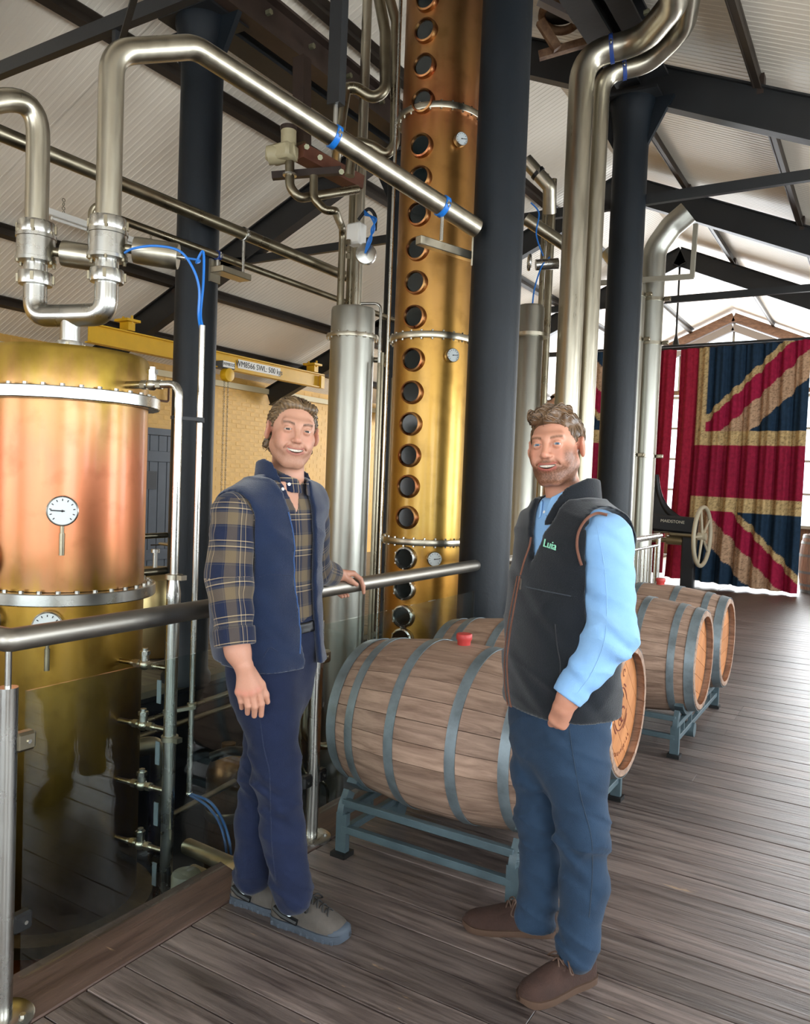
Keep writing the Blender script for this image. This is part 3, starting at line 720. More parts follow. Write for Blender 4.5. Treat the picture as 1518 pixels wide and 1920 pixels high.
obj('top_cap', MB().lathe([(cr, 5.23), (cr*.9, 5.26), (.01, 5.28)], (cx, cy, 0), seg=60), COPPER2, ct)
def oncol(px, py):
    v = ray(px, py); A = v.x**2+v.y**2; B = -2*(v.x*cx+v.y*cy); C = cx*cx+cy*cy-cr*cr; t = (-B-math.sqrt(max(0, B*B-4*A*C)))/(2*A)
    p = CAM+v*t; return p, Vector((p.x-cx, p.y-cy, 0)).normalized()
sights = [(797, 2), (796, 60), (794, 126), (791, 192), (788, 275), (787, 335), (784, 403), (781, 468), (777, 531), (776, 595), (773, 675), (771, 736), (768, 795), (767, 854), (765, 912), (763, 970), (758, 1046), (757, 1103), (755, 1155), (754, 1198)]
n0 = None
for i, (px, py) in enumerate(sights):
    p, n = oncol(px, py)
    if n0 is None: n0 = oncol(781, 531)[1]
    p = Vector((cx, cy, 0))+n0*cr+Vector((0, 0, p.z)); n = n0
    low_ = py > 1020; r = .072
    g = obj('sight_glass', MB().lathe([(r*1.04, -.03), (r*1.04, .012), (r, .03), (r*.86, .034), (r*.80, .024), (r*.8, .005)], p, n, 40, False), STEELP if low_ else BRONZE, ct)
    obj('pane', MB().disc(p+n*.014, n, r*.82, .008, 32), DARKG, g)
    if low_:
        for k in range(6):
            a = k*PI/3; u = Vector((0, 0, 1)); v_ = n.cross(u); q = p+n*.033+(u*math.cos(a)+v_*math.sin(a))*r*.92; obj('bolt', MB().cyl(q, q+n*.008, .006, seg=6), STEELP, g)
for px, py, rr in ((858, 266, .042), (842, 668, .044), (811, 1047, .047)):
    p, n = oncol(px, py); gauge(p+n*.03, n, rr, ct, False, needle=.1)
sd = obj('side_rod', MB().cyl((cx-.235, cy-.17, -.9), (cx-.235, cy-.17, 5.2), .012, seg=12), STEELP, ct)

# ---- satin steel condenser beside it
qx, qy, qr = -3.81, 5.32, .182
cn = thing('steel_condenser', 'satin stainless condenser cylinder standing behind the man in the plaid shirt', 'condenser', (qx, qy, -1.4))
obj('shell', MB().lathe([(qr, -1.40), (qr, 2.70)], (qx, qy, 0), seg=64, caps=False), STEELB, cn)
obj('head', MB().lathe([(qr, 2.73), (qr*.985, 2.93), (qr*.95, 2.95), (.02, 2.955)], (qx, qy, 0), seg=64), STEELB, cn)
fl = obj('flange', MB().lathe([(qr-.01, 2.70), (qr+.032, 2.70), (qr+.034, 2.715), (qr+.032, 2.73), (qr-.01, 2.73)], (qx, qy, 0), seg=64), STEEL, cn)
for k in range(16):
    a = 2*PI*k/16; obj('bolt', MB().cyl((qx+(qr+.018)*math.cos(a), qy+(qr+.018)*math.sin(a), 2.69), (qx+(qr+.018)*math.cos(a), qy+(qr+.018)*math.sin(a), 2.74), .008, seg=6), STEELP, fl)
obj('inlet_collar', MB().lathe([(.075, 2.95), (.07, 2.97), (.05, 2.975)], (qx+.03, qy, 0), seg=32), STEELP, cn)
nd = Vector((.75, .66, 0)).normalized(); q0 = Vector((qx, qy, 2.545))+nd*qr
obj('side_port', MB().cyl(q0-nd*.02, q0+nd*.09, .022).lathe([(.03, .09), (.052, .095), (.052, .11), (.03, .115)], q0, nd, 24), STEEL, cn)
pipe('riser_pipe', 'upright steel pipe standing on top of the satin condenser', [(qx+.03, qy, 2.95), (qx+.03, qy, 5.6)], .04, STEEL, 0)
pipe('thin_pipe', 'thin upright steel pipe alongside the satin condenser', fillet([(qx+.06, qy+.01, 2.99), (qx+.224, qy+.07, 2.99), (qx+.224, qy+.07, 1.0), (qx+.224, qy+.07, -1.4)], .06), .012, STEELP, 0, 12)
for k, (dx, dy, r, lab) in enumerate(((.22, .12, .016, 'slim service pipe next to the satin condenser shell'), (.26, .02, .013, 'slimmest service pipe in the bundle beside the satin condenser'), (.29, .2, .02, 'stoutest service pipe of the bundle between satin condenser and black column'))):
    pipe('thin_pipe', lab, [(qx+dx, qy+dy, 2.6-.1*k), (qx+dx, qy+dy, -1.4)], r, STEELD, 0, 12, group='bundle of slim service pipes')

# ---- pipes running along the hall past the column beside the still
PX = -4.10; PX2 = -4.175
y0 = 1.9
a = at(0, 243, X=PX); b = at(690, 543, X=PX)
h1 = at(440, 432, X=PX); h2 = at(420, 478, X=PX2)
cl = at(447, 438, X=PX)
pipe('service_pipe', 'long tarnished steel pipe clipped to the iron column and turning down at the condenser', [Vector((PX, 1.6, h1.z)), Vector((PX, qy+.42, h1.z)), Vector((PX+.02, qy+.44, 1.2))], .043, STEELD, .1, 24, [(Vector((PX, CC[1]+.2, h1.z)), (0, 1, 0), STEELP)])
pipe('service_pipe', 'slimmer tarnished steel pipe clipped below the long one on the iron column', [Vector((PX2, at(214, 394, X=PX2).y, h2.z-.02)), Vector((PX2, 6.75, h2.z-.02))], .026, STEELD, 0, 20, [(Vector((PX2, CC[1]+.02, h2.z-.02)), (0, 1, 0), BLUED)])
t = thing('pipe_support', 'small pale channel bracket on the iron column holding two long pipes', 'bracket', (CC[0]+.14, CC[1], h2.z-.2))
obj('channel', MB().box(((PX+PX2)/2, CC[1]+.12, h2.z-.13), (.12, .3, .045), None, .004), STEEL, t, None)
obj('plate', MB().box((CC[0]+.155, CC[1]+.02, h2.z-.13), (.02, .1, .16)), STEEL, t, None)
obj('rod', MB().cyl((PX, CC[1]+.2, h2.z-.12), (PX, CC[1]+.2, h1.z-.04), .011), STEELP, t)
obj('rod', MB().cyl((PX2, CC[1]+.02, h2.z-.12), (PX2, CC[1]+.02, h2.z-.04), .011), STEELP, t)

# ---- S bends, drive unit and frame hung under the girder
DG = 5.6
def Q(px, py, d=DG): return at(px, py, depth=d)
pipe('s_bend_pipe', 'tarnished steel S bend pipe dropping from the girder beside the copper column', [Q(700, -60), Q(722, 60), Q(722, 170), Q(700, 185), Q(668, 165), Q(648, 165), Q(640, 215), Q(634, 262), Vector((qx-.14, qy-.14, 4.03)), Vector((qx-.10, qy+.09, 4.0)), Vector((qx-.10, qy+.09, 2.945))], .04, STEELD, .09, 24)
pipe('s_bend_pipe', 'steel pipe with a tight U turn low beside the copper column', [Q(715, -60, 5.5), Q(742, 40, 5.5), Q(740, 270, 5.5), Q(725, 292, 5.5), Q(700, 275, 5.5), Q(662, 262, 5.5), Q(655, 330, 5.5)], .035, STEELD, .09, 24)
pipe('crossover_pipe', 'short tarnished pipe bending from the cream gear drive to the upright riser', [Q(543, 300), Q(543, 350), Q(560, 372), Q(670, 355, 5.9)], .033, STEELD, .1, 24)
pipe('crossover_pipe', 'tarnished pipe snaking from the brown frame down to the condenser', [Q(588, 330), Q(588, 372), Q(610, 395), Q(628, 395), Vector((qx-.115, qy-.03, Q(640, 425, 6.4).z)), Vector((qx-.115, qy-.03, 2.945))], .03, STEELD, .08, 24)
fr = thing('drive_frame', 'brown steel channel frame hung beneath the girder', 'frame', tuple(Q(560, 260)))
obj('post', MB().bar(Q(566, 110, 5.7), Q(566, 272, 5.7), .09, .1, (1, 0, 0)), BROWN, fr, None)
obj('channel', MB().bar(Q(560, 285), Q(672, 345, 6.0), .12, .1), mat('rust brown channel', '#6d3f2b', .55, var=.4, vscale=7), fr, None)
obj('cross_bar', MB().bar(Q(510, 330, 5.7), Q(640, 320, 5.7), .05, .05), BROWN, fr, None)
for px, py in ((575, 275), (600, 295), (640, 322)): obj('bolt', MB().cyl(Q(px, py, 5.55), Q(px, py, 5.48), .02, seg=6), MATS['bare bolt'], fr)
gm = thing('gear_drive', 'cream painted gear motor on the brown hanging frame', 'motor', tuple(Q(525, 295)))
obj('gearbox', MB().tube([Q(502, 292), Q(555, 285)], .065, 24).box(Q(528, 288), (.22, .14, .11), None, .02), CAST, gm)
obj('motor', MB().cyl(Q(541, 280), Q(541, 238), .055), CAST, gm)
obj('fan_cover', MB().cyl(Q(541, 246), Q(541, 238), .06), BROWN, gm)
obj('outlet', MB().cyl(Q(543, 296), Q(543, 325), .03).disc(Q(543, 328), (0, 0, 1), .05, .014), STEELP, gm)
vc = thing('control_valve', 'steel control valve with coiled blue air hoses beside the riser', 'valve', tuple(Q(680, 480, 5.9)))
obj('body', MB().box(Q(668, 440, 5.9), (.13, .1, .16), None, .015), WHITE, vc)
obj('actuator', MB().lathe([(.02, -.03), (.075, -.025), (.08, 0), (.075, .03), (.02, .04)], Q(686, 477, 5.9), (.5, -.85, 0), 32), STEELP, vc)
for k in range(3): obj('nut', MB().cyl(Q(653, 450+13*k, 5.8), Q(653, 458+13*k, 5.8), .02, seg=6), STEELD, vc)
for k in range(3):
    hs = [Q(683, 395+4*k, 5.8), Q(697+4*k, 410, 5.75), Q(702-3*k, 430, 5.75), Q(690+3*k, 450, 5.8), Q(684, 475, 5.8)]
    obj('air_hose', MB().tube(spline(hs), .006, 8), BLUE, vc)
obj('cable_bundle', MB().tube(spline([Q(672, 412, 5.85), Q(690, 392, 5.8), Q(703, 405, 5.8), Q(703, 432, 5.8)]), .013, 8), BLACK, vc)

# ---- large pipes right of the thick column
dR = 5.8
a1 = Q(1076, 300, dR); a2 = Q(1106, 300, dR+.12)
pR = [Vector((-2.28, 6.10, -1.2)), Vector((-2.28, 6.10, 4.5))]
def RP(px, py, d): return at(px, py, depth=d)
b1_ = RP(1088, 200, 5.8)
pipe('exhaust_pipe', 'fat satin steel exhaust pipe sweeping up and over the second iron column', [Vector((b1_.x, b1_.y, 0)), Vector((b1_.x, b1_.y, RP(1088, 105, 5.8).z)), RP(1205, 78, 5.66), RP(1264, 5, 5.12), RP(1268, -130, 4.5)], .093, STEEL, .34, 36, [(RP(1146.5, 91.5, 5.73), RP(1205, 78, 5.66)-RP(1088, 105, 5.8), BLUED)])
b2_ = RP(1124, 200, 5.95)
pipe('exhaust_pipe', 'thinner satin steel exhaust pipe following the fat one over the second column', [Vector((b2_.x, b2_.y, 0)), Vector((b2_.x, b2_.y, RP(1124, 140, 5.95).z)), RP(1215, 120, 5.86), RP(1284, 54, 5.62), RP(1302, -62, 4.98)], .07, STEEL, .28, 32, [(RP(1169.5, 130, 5.905), RP(1215, 120, 5.87)-RP(1124, 140, 5.95), BLUED)])
# second condenser and pipes glimpsed between the columns
c2x, c2y = -2.62, 5.95
p = at(990, 700, depth=6.0); c2x, c2y = p.x, p.y
t = thing('steel_condenser', 'second stainless condenser glimpsed right of the thick iron column', 'condenser', (c2x, c2y, -1.4))
obj('shell', MB().lathe([(.1, -1.40), (.1, 2.9), (.09, 2.92), (.01, 2.925)], (c2x, c2y, 0), seg=40), STEELB, t)
obj('flange', MB().lathe([(.09, 2.68), (.14, 2.68), (.14, 2.705), (.09, 2.705)], (c2x, c2y, 0), seg=40), STEEL, t)
for k, (px, r, lab) in enumerate(((1012, .022, 'upright pipe just right of the second stainless condenser'), (1026, .028, 'stouter upright pipe close beside the fat exhaust pipe'), (1020, .012, 'thin upright rod between the second condenser and the fat exhaust pipe'))):
    p = at(px, 600, depth=6.72+.1*k); pipe('thin_pipe', lab, [(p.x, p.y, -1.4), (p.x, p.y, 4.2)], r, STEELD, 0, 14, group='slim pipes right of the thick column')
pipe('branch_pipe', 'short sloping steel pipe with dark clamp glimpsed right of the thick column', [RP(985, 300, 6.4), RP(1030, 350, 6.4), RP(1030, 400, 6.5)], .055, STEEL, .05, 24, [(RP(1008, 325, 6.4), RP(1030, 350, 6.4)-RP(985, 300, 6.4), BLACK)])
pipe('branch_pipe', 'sloping steel pipe joining the fat exhaust pipe', [RP(985, 410, 6.4), RP(1060, 460, 6.4)], .05, STEEL, 0, 24)
t = thing('air_actuator', 'small steel air actuator with blue hose right of the thick column', 'actuator', tuple(RP(1010, 495, 6.1)))
obj('cylinder', MB().cyl(RP(1004, 497, 6.1), RP(1046, 494, 6.1), .042), STEELP, t)
obj('yoke', MB().torus(RP(992, 492, 6.1), (.85, .5, 0), .055, .012, 28, 8), STEELP, t)
obj('air_hose', MB().tube(spline([RP(1018, 480, 6.1), RP(1005, 440, 6.1), RP(1010, 400, 6.1), RP(995, 380, 6.1)]), .006, 8), BLUE, t)
obj('air_hose', MB().tube(spline([RP(1030, 482, 6.1), RP(1015, 500, 6.05), RP(1002, 540, 6.05), RP(998, 570, 6.05)]), .006, 8), BLUE, t)
# rusty roof frame top right of the thick column
t = thing('access_hatch_frame', 'rusty angle iron frame around a round roof opening above the columns', 'frame', tuple(RP(1050, 70, 6.4)))
RUST = mat('flaking rusty angle iron', '#9a7a5c', .7, 0, col2='#5a3b28', vscale=9, bump=.3)
obj('angle', MB().bar(RP(1010, 105, 6.4), RP(1130, 70, 6.3), .06, .06), RUST, t, None)
obj('angle', MB().bar(RP(1012, 40, 6.3), RP(1045, 92, 6.3), .05, .07), RUST, t, None)
obj('angle', MB().bar(RP(1075, 0, 6.6), RP(1120, 70, 6.4), .05, .06), RUST, t, None)
obj('pale_bar', MB().bar(RP(1010, 0, 6.2), RP(1110, 50, 6.3), .07, .05), mat('pale angle iron', '#a9a9ae', .5), t, None)
obj('ring', MB().torus(RP(1050, 30, 6.5), (0, .3, 1), .15, .035, 32, 10), RUST, t)
obj('duct', MB().cyl(RP(1050, 30, 6.5), RP(1050, 30, 6.5)+Vector((0, 0, .5)), .13), BLACK, t)

# ---- two pale stacks farther along the opening
for px, lab, r, dx in ((1205, 'fat pale steel stack pipe in front of the flag curtains', .132, 0), (1172, 'pale steel stack pipe mostly hidden by the second iron column', .12, 0)):
    Yp = 9.3 if px > 1190 else 9.0
    p = at(px, 900, Y=Yp); q = at(px+45, 420, Y=Yp)
    pts = [Vector((p.x, p.y, -1.4)), Vector((p.x, p.y, at(1232, 468, Y=9.3).z)), at(1258, 425, Y=9.3), at(1290, 398, Y=9.3)] if px > 1190 else [Vector((p.x, p.y, -1.4)), Vector((p.x, p.y, 3.9)), Vector((p.x-.3, p.y, 4.3))]
    t = pipe('stack_pipe', lab, pts, r, STEELB, .3, 32)
    for z in (1.95, 3.75, 3.25):
        k = obj('clamp', MB().lathe([(r, z-.02), (r+.012, z-.018), (r+.012, z+.018), (r, z+.02)], (p.x, p.y, 0), seg=32), STEEL, t)
        for sg in (-1, 1): obj('lug', MB().box((p.x+sg*(r+.05), p.y-.02, z), (.07, .05, .045), None, .006).cyl((p.x+sg*(r+.06), p.y-.06, z), (p.x+sg*(r+.06), p.y+.06, z), .012, seg=8), STEELD, k)
t = thing('pipe_support', 'pale square tube frame bracing the stack pipes above the second column', 'bracket', (-2.5, 9.2, 3.4))
SQ = mat('pale square tube', '#9a9484', .5, .3)
z1_ = at(1250, 520, Y=9.0).z
obj('bar', MB().bar(at(1105, 532, Y=8.8), at(1300, 518, Y=8.8), .05, .05), SQ, t, None)
obj('upright', MB().bar(at(1297, 520, Y=8.8), at(1304, 420, Y=8.8), .045, .045, (1, 0, 0)), SQ, t, None)
obj('upright', MB().bar(at(1120, 535, Y=8.8), at(1124, 450, Y=8.8), .05, .05, (1, 0, 0)), SQ, t, None)
obj('brace', MB().bar(at(1124, 450, Y=8.8), at(1105, 415, Y=8.8), .05, .05, (1, 0, 0)), SQ, t, None)

# ---- overhead crane
t = thing('crane_runway_beam', 'yellow crane runway beam lettered with its lifting limit', 'crane', (-8.0, 5.9, 3.05))
ca = at(165, 635, X=-8.0); cb = at(603, 703, X=-8.0); zc = (ca.z+cb.z)/2-.02
ca.z = cb.z = zc
obj('beam', MB().ibeam(ca, cb, .12, .22, .012), YELLOW, t, None)
bxp = cb-Vector((0, .06, 0))
obj('end_stop', MB().box(bxp+Vector((.05, 0, -.02)), (.05, .09, .2)), YELLOW, t, None)
for y in (ca.y+.55, cb.y-.25):
    obj('hanger_clamp', MB().box((-8, y, zc+.17), (.16, .1, .1)).box((-8, y, zc+.24), (.24, .2, .03)).cyl((-8.08, y, zc+.2), (-8.08, y, zc+.3), .015, seg=8).cyl((-7.92, y, zc+.2), (-7.92, y, zc+.3), .015, seg=8), YELLOW, t, None)
pl = at(487, 685, X=-7.99); plate = obj('label_plate', MB().box((-7.988, pl.y, zc+.005), (.004, .92, .125)), WHITE, t, None)
tx = text('lettering', 'WM8566 SWL: 500 kgs', .115, frame((-7.984, pl.y, zc+.002), (0, 1, 0), (1, 0, 0)), INK, t, .001, sx=.92)
t = thing('chain_hoist', 'yellow hand chain hoist hanging from the crane beam', 'hoist', (-7.95, at(423, 690, X=-7.95).y, zc-.3))
hp = at(426, 697, X=-7.9)
obj('trolley', MB().box((-7.95, hp.y-.02, zc-.07), (.2, .25, .1), None, .01), mat('grey trolley', '#4d5257', .5), t, None)
obj('drum', MB().lathe([(.03, -.06), (.09, -.05), (.1, 0), (.09, .05), (.03, .06)], (-7.9, hp.y, zc-.2), (1, 0, 0), 28), YELLOW, t)
obj('label_plate', MB().box((-7.845, hp.y-.03, zc-.065), (.004, .22, .085)), WHITE, t, None)
text('lettering', 'WM8320', .06, frame((-7.841, hp.y-.03, zc-.065), (0, 1, 0), (1, 0, 0)), INK, t, .0005)
ch = MB()
for k in range(62):
    for sg in (-1, 1):
        c = Vector((-7.9, hp.y+sg*.05-.03*(sg > 0), zc-.3-k*.034)); ch.torus(c, (1, 0, 0) if (k % 2) else (0, 1, 0), .013, .0035, 8, 4)
obj('hand_chain', ch, mat('galvanised chain', '#8f8a7a', .4, .8), t, kind='stuff')
# conduit run on the wall
cyy = at(521, 720, X=WL).y
tag(obj('wall_conduit', MB().tube([(WL+.03, cyy, 3.0), (WL+.03, cyy, 2.2)], .022, 10), mat('brown conduit', '#5d3c26', .6)), 'brown conduit running down the yellow wall under the crane beam', 'conduit')
tag(obj('wall_conduit', MB().tube(fillet([(WL+.03, 7.6, 2.62), (WL+.03, 8.35, 2.62), (WL+.03, 8.35, 2.9)], .04), .016, 8).ball((WL+.03, 8.05, 2.45), .04).cyl((WL+.03, 8.05, 2.45), (WL+.03, 8.05, 2.62), .012), MATS['brown conduit']), 'brown conduit stub on the yellow wall above the dark door', 'conduit')

# ---- strip light on chains
la = at(88, 392, X=-7.0); lb = at(312, 476, X=-7.0); la.z = lb.z = (la.z+lb.z)/2
t = thing('strip_light', 'long white strip light hung on chains below the roof', 'light', tuple((la+lb)/2))
obj('housing', MB().bar(la, lb, .07, .06, bev=.006), WHITE, t, None)
obj('tube', MB().cyl(la+Vector((0, .05, -.05)), lb+Vector((0, -.05, -.05)), .016), WHITE, t)
for f in (.12, .85):
    c = la.lerp(lb, f); n = int((roofz(-7)-.05-c.z-.03)/.04); chm = MB()
    for k in range(max(n, 4)): chm.torus(c+Vector((0, 0, .04+k*.04)), (1, 0, 0) if k % 2 else (0, 1, 0), .016, .004, 8, 4)
    obj('chain', chm, MATS['galvanised chain'], t, kind='stuff')

# ================================================================== BALUSTRADE
rt = 1.072; rr = .033
gl = thing('glass_balustrade', 'steel handrail with clamped glass panels in front of the pot still', 'railing', (XR, 2.8, 0))
obj('handrail', MB().tube(fillet([(-3.4, 1.27, rt), (XR, 1.27, rt), (XR, CA[1]-.13, rt)], .012, 3), rr, 28), mat('satin handrail steel', '#a09b92', .42, 1, rvar=.06, vscale=6), gl)
for i, yy in enumerate((1.27, 2.66)):
    p = obj('post', MB().cyl((XR, yy, .0), (XR, yy, rt-.13), .027).cyl((XR, yy, rt-.13), (XR, yy, rt-.03), .009), STEELP, gl)
    obj('base_plate', MB().lathe([(.085, 0), (.085, .008), (.08, .012), (.028, .013)], (XR, yy, 0), seg=36), STEELP, p)
    for k in range(3):
        a = k*2*PI/3+.5; obj('bolt', MB().cyl((XR+.06*math.cos(a), yy+.06*math.sin(a), .012), (XR+.06*math.cos(a), yy+.06*math.sin(a), .022), .009, seg=6), STEELP, p)
    for z in (.26, .78):
        for sg in ((1,) if i == 0 else (-1, 1)):
            cl = obj('glass_clamp', MB().box((XR, yy+sg*.05, z), (.036, .06, .055), None, .008), STEELD if z > .5 else BLACK, p, None)
            obj('screw', MB().cyl((XR+.016, yy+sg*.055, z), (XR+.022, yy+sg*.055, z), .006, seg=8), STEELP, cl)
for y0_, y1_ in ((1.325, 2.605), (2.715, CA[1]-.17)):
    obj('glass_panel', MB().box((XR, (y0_+y1_)/2, .505), (.010, y1_-y0_, .83)), GLASS, gl, None)
obj('wall_clamp', MB().box((XR, CA[1]-.17, .64), (.04, .05, .06), None, .008).box((XR, CA[1]-.155, .62), (.014, .014, .6)), BLACK, gl, None)
obj('glass_panel', MB().box((-2.75, 1.27, .505), (1.3, .010, .83)), GLASS, gl, None)
# farther run with upright bars
fb = thing('bar_railing', 'steel railing with upright bars beyond the second iron column', 'railing', (XR, 7.8, 0))
obj('handrail', MB().tube([(XR, CB[1]+.15, rt), (XR, 8.6, rt)], .03, 24), STEELP, fb)
for yy in (7.1, 8.55): obj('post', MB().cyl((XR, yy, 0), (XR, yy, rt-.02), .024), STEELP, fb)
obj('bottom_rail', MB().cyl((XR, 7.0, .12), (XR, 8.6, .12), .018), STEELP, fb)
for k in range(10): obj('baluster', MB().cyl((XR, 7.2+k*.135, .12), (XR, 7.2+k*.135, rt-.1), .009, seg=10), STEELP, fb)
obj('upper_rail', MB().cyl((XR, 7.0, rt-.1), (XR, 8.6, rt-.1), .014), STEELP, fb)
fb2 = thing('bar_railing', 'steel handrail between the two front iron columns', 'railing', (XR, 5.5, 0))
for ya_, yb_ in ((CA[1]+.14, 5.12), (6.05, CB[1]-.14)):
    obj('handrail', MB().tube([(XR, ya_, rt), (XR, yb_, rt)], .03, 24), STEELP, fb2)
    yp_ = yb_-.06 if ya_ < 5 else ya_+.06
    obj('post', MB().cyl((XR, yp_, 0), (XR, yp_, rt-.02), .024), STEELP, fb2)
    obj('glass_panel', MB().box((XR, (ya_+yb_)/2, .5), (.010, yb_-ya_-.2, .82)), GLASS, fb2, None)
# railing on the far side of the opening
fb3 = thing('bar_railing', 'low steel rails across the far side of the opening in front of the dark door', 'railing', (VX0-.1, 3.0, 0))
for z, r in ((1.09, .02), (.83, .028), (.55, .02)): obj('rail', MB().cyl((VX0-.12, 1.4, z), (VX0-.12, CC[1]-.13, z), r), STEELD, fb3)
for yy in (1.5, 2.9): obj('post', MB().cyl((VX0-.12, yy, -.03), (VX0-.12, yy, 1.09), .02), STEELD, fb3)
# ================================================================== SMALL PIPEWORK BY THE STILL
def globe(name_parent, c, d, s=1.0):
    """small globe valve with unions along direction d"""
    c = Vector(c); d = Vector(d).normalized()
    b = obj('valve', MB().ball(c, .026*s, 14).cyl(c-d*.075*s, c+d*.075*s, .013*s, seg=12).cyl(c-d*.055*s, c-d*.03*s, .02*s, seg=6).cyl(c+d*.03*s, c+d*.055*s, .02*s, seg=6), STEEL, name_parent)
    obj('bonnet', MB().cyl(c, c+Vector((0, 0, .045*s)), .019*s, seg=14).cyl(c+Vector((0, 0, .045*s)), c+Vector((0, 0, .062*s)), .024*s, seg=6).cyl(c+Vector((0, 0, .06*s)), c+Vector((0, 0, .075*s)), .014*s, seg=10), STEELP, b)
    return b
vp = at(331, 900, depth=3.3); vx, vy = vp.x, vp.y
dst = Vector((sx-vx, sy-vy, 0)); dl = dst.length; dst.normalize()
pcf = at(349, 1650, depth=3.18); pcf = pcf+(Vector((vx, vy, pcf.z))-pcf).normalized()*.07
lp = thing('level_pipe', 'upright bright steel level pipe with small valves beside the pot still', 'pipe', (vx, vy, -1.2))
ztop_l = at(335, 721, depth=3.3).z
p_in = Vector((sx, sy, 0))-dst*(sr-.01); p_in.z = ztop_l
obj('tube', MB().tube(fillet([p_in, (vx, vy, ztop_l), (vx, vy, 1.12)], .05), .0165, 18), STEELP, lp)
obj('reducer', MB().lathe([(.0165, 1.12), (.02, 1.1), (.03, 1.04), (.03, .98), (.027, .97)], (vx, vy, 0), seg=24), STEELP, lp)
obj('sleeve', MB().lathe([(.027, 1.0), (.027, -.38)], (vx, vy, 0), seg=24), STEELP, lp)
obj('foot_bend', MB().tube(fillet([(vx, vy, -.36), (vx, vy, -.52), (pcf.x, pcf.y, -.58)], .07), .03, 18), STEELD, lp)
for z in (1.11, .42, -.37): obj('clamp', MB().lathe([(.027, -.012), (.036, -.01), (.036, .01), (.027, .012)], (vx, vy, z), seg=24).box((vx+.045, vy, z), (.03, .03, .02)), STEEL, lp)
mid = p_in.lerp(Vector((vx, vy, ztop_l)), .5); globe(lp, mid, dst, 1.0)
for py in (1257, 1375, 1493, 1610):
    z = at(300, py, depth=3.3).z; a_ = Vector((sx, sy, z))-dst*(sr-.01); b_ = Vector((vx, vy, z)); globe(lp, a_.lerp(b_, .5), dst, .95)
    obj('branch', MB().cyl(a_, b_, .011, seg=12), STEELD, lp)
    obj('name_tag', MB().box(a_.lerp(b_, .85)+Vector((.0, -.02, -.1)), (.024, .004, .1)), mat('aluminium tag', '#8b98a0', .4, .6), lp, None)
vq = at(371, 900, depth=3.42)
lp2 = thing('conduit_pipe', 'slim upright conduit pipe carrying the blue air hoses beside the level pipe', 'pipe', (vq.x, vq.y, -.5))
zt_ = at(374, 612, depth=3.42).z; zb_ = at(359, 1498, depth=3.42).z
obj('tube', MB().cyl((vq.x, vq.y, zb_), (vq.x, vq.y, zt_), .0125, seg=16).ball((vq.x, vq.y, zb_), .016), STEELP, lp2)
for py in (787, 1330):
    z = at(360, py, depth=3.4).z
    obj('tie_clamp', MB().bar((vx-.03, vy-.01, z), (vq.x+.03, vq.y-.01, z), .02, .014).lathe([(.0125, -.012), (.02, -.01), (.02, .01), (.0125, .012)], (vq.x, vq.y, z), seg=16), STEEL if py > 1000 else BLACK, lp2, None)
# blue air hoses
H = [HOSE0, HOSE0+Vector((.05, .04, -.006)), at(368, 492, depth=3.46), at(381, 472, depth=3.44), at(381, 530, depth=3.43), at(376, 590, depth=3.42), (vq.x+.006, vq.y+.003, zt_-.02)]
tag(obj('air_hose', MB().tube(spline(H), .0055, 8), BLUE), 'blue air hose looping from the right hand actuator to the conduit', 'hose', 'blue air hoses')
H = [at(234, 474, depth=3.40), at(250, 466, depth=3.37), at(290, 461, depth=3.36), at(335, 470, depth=3.36), at(360, 500, depth=3.37), at(373, 540, depth=3.39), at(372, 590, depth=3.41), (vq.x-.006, vq.y-.003, zt_-.02)]
tag(obj('air_hose', MB().tube(spline(H), .0055, 8), BLUE), 'blue air hose arching from the right hand butterfly valve to the conduit', 'hose', 'blue air hoses')
for k in range(2):
    H = [(vq.x+.007*(2*k-1), vq.y+.004*(2*k-1), zb_), at(390+6*k, 1513-7*k, depth=3.40-.04*k), at(416+8*k, 1555, depth=3.4-.02*k), at(426+9*k, 1620, depth=3.36-.02*k), at(424+9*k, 1680, depth=3.30-.02*k)]
    tag(obj('air_hose', MB().tube(spline(H), .006, 8), mat('deep blue hose', '#164a7c', .4)), ('dark blue hose curving down from the foot of the conduit' if k == 0 else 'outer dark blue hose curving wider below the foot of the conduit'), 'hose', 'dark blue hoses below the conduit')
# pipes in the pit
def pit(name, label, pts, r, m=STEELD, rad=.1, group=None): return pipe(name, label, pts, r, m, rad, 20, group=group)
g0 = at(262, 1390, depth=3.9)
lg_ = at(297, 1480, depth=3.95); ax0 = Vector((sx, sy, lg_.z)); zr_ = at(297, 1392, depth=3.95).z; en_ = (ax0-lg_); en_.z = 0; en_ = en_.normalized()*((ax0-lg_).length-sr+.015)
pit('return_pipe', 'fat steel return bend low beside the pot still', [Vector((lg_.x, lg_.y, zr_))+en_, Vector((lg_.x, lg_.y, zr_)), Vector((lg_.x, lg_.y, -1.4))], .045, STEELD, .1)
pit('pit_pipe', 'upper steel pipe running along the black far edge of the pit', [at(250, 1360, X=-4.2), at(560, 1255, X=-4.2)], .022, group='pipes along the far side of the pit')
pit('pit_pipe', 'lower steel pipe running along the black far edge of the pit', [at(250, 1385, X=-4.15), at(560, 1280, X=-4.15)], .022, group='pipes along the far side of the pit')
pit('pit_pipe', 'lone dull pipe crossing the pit behind the conduit', [at(300, 1540, X=-3.6), at(440, 1465, X=-3.6)], .02)
ta_, tb_ = at(352, 1587, depth=3.36), at(450, 1630, depth=3.1)
pit('pit_pipe', 'thick dull pipe crossing the pit just beyond the glass', [ta_, tb_+(tb_-ta_)*max(0, (VX1-.01-tb_.x)/(tb_.x-ta_.x))], .034)
ta_, tb_ = at(362, 1632, depth=3.62), at(415, 1656, depth=3.42)
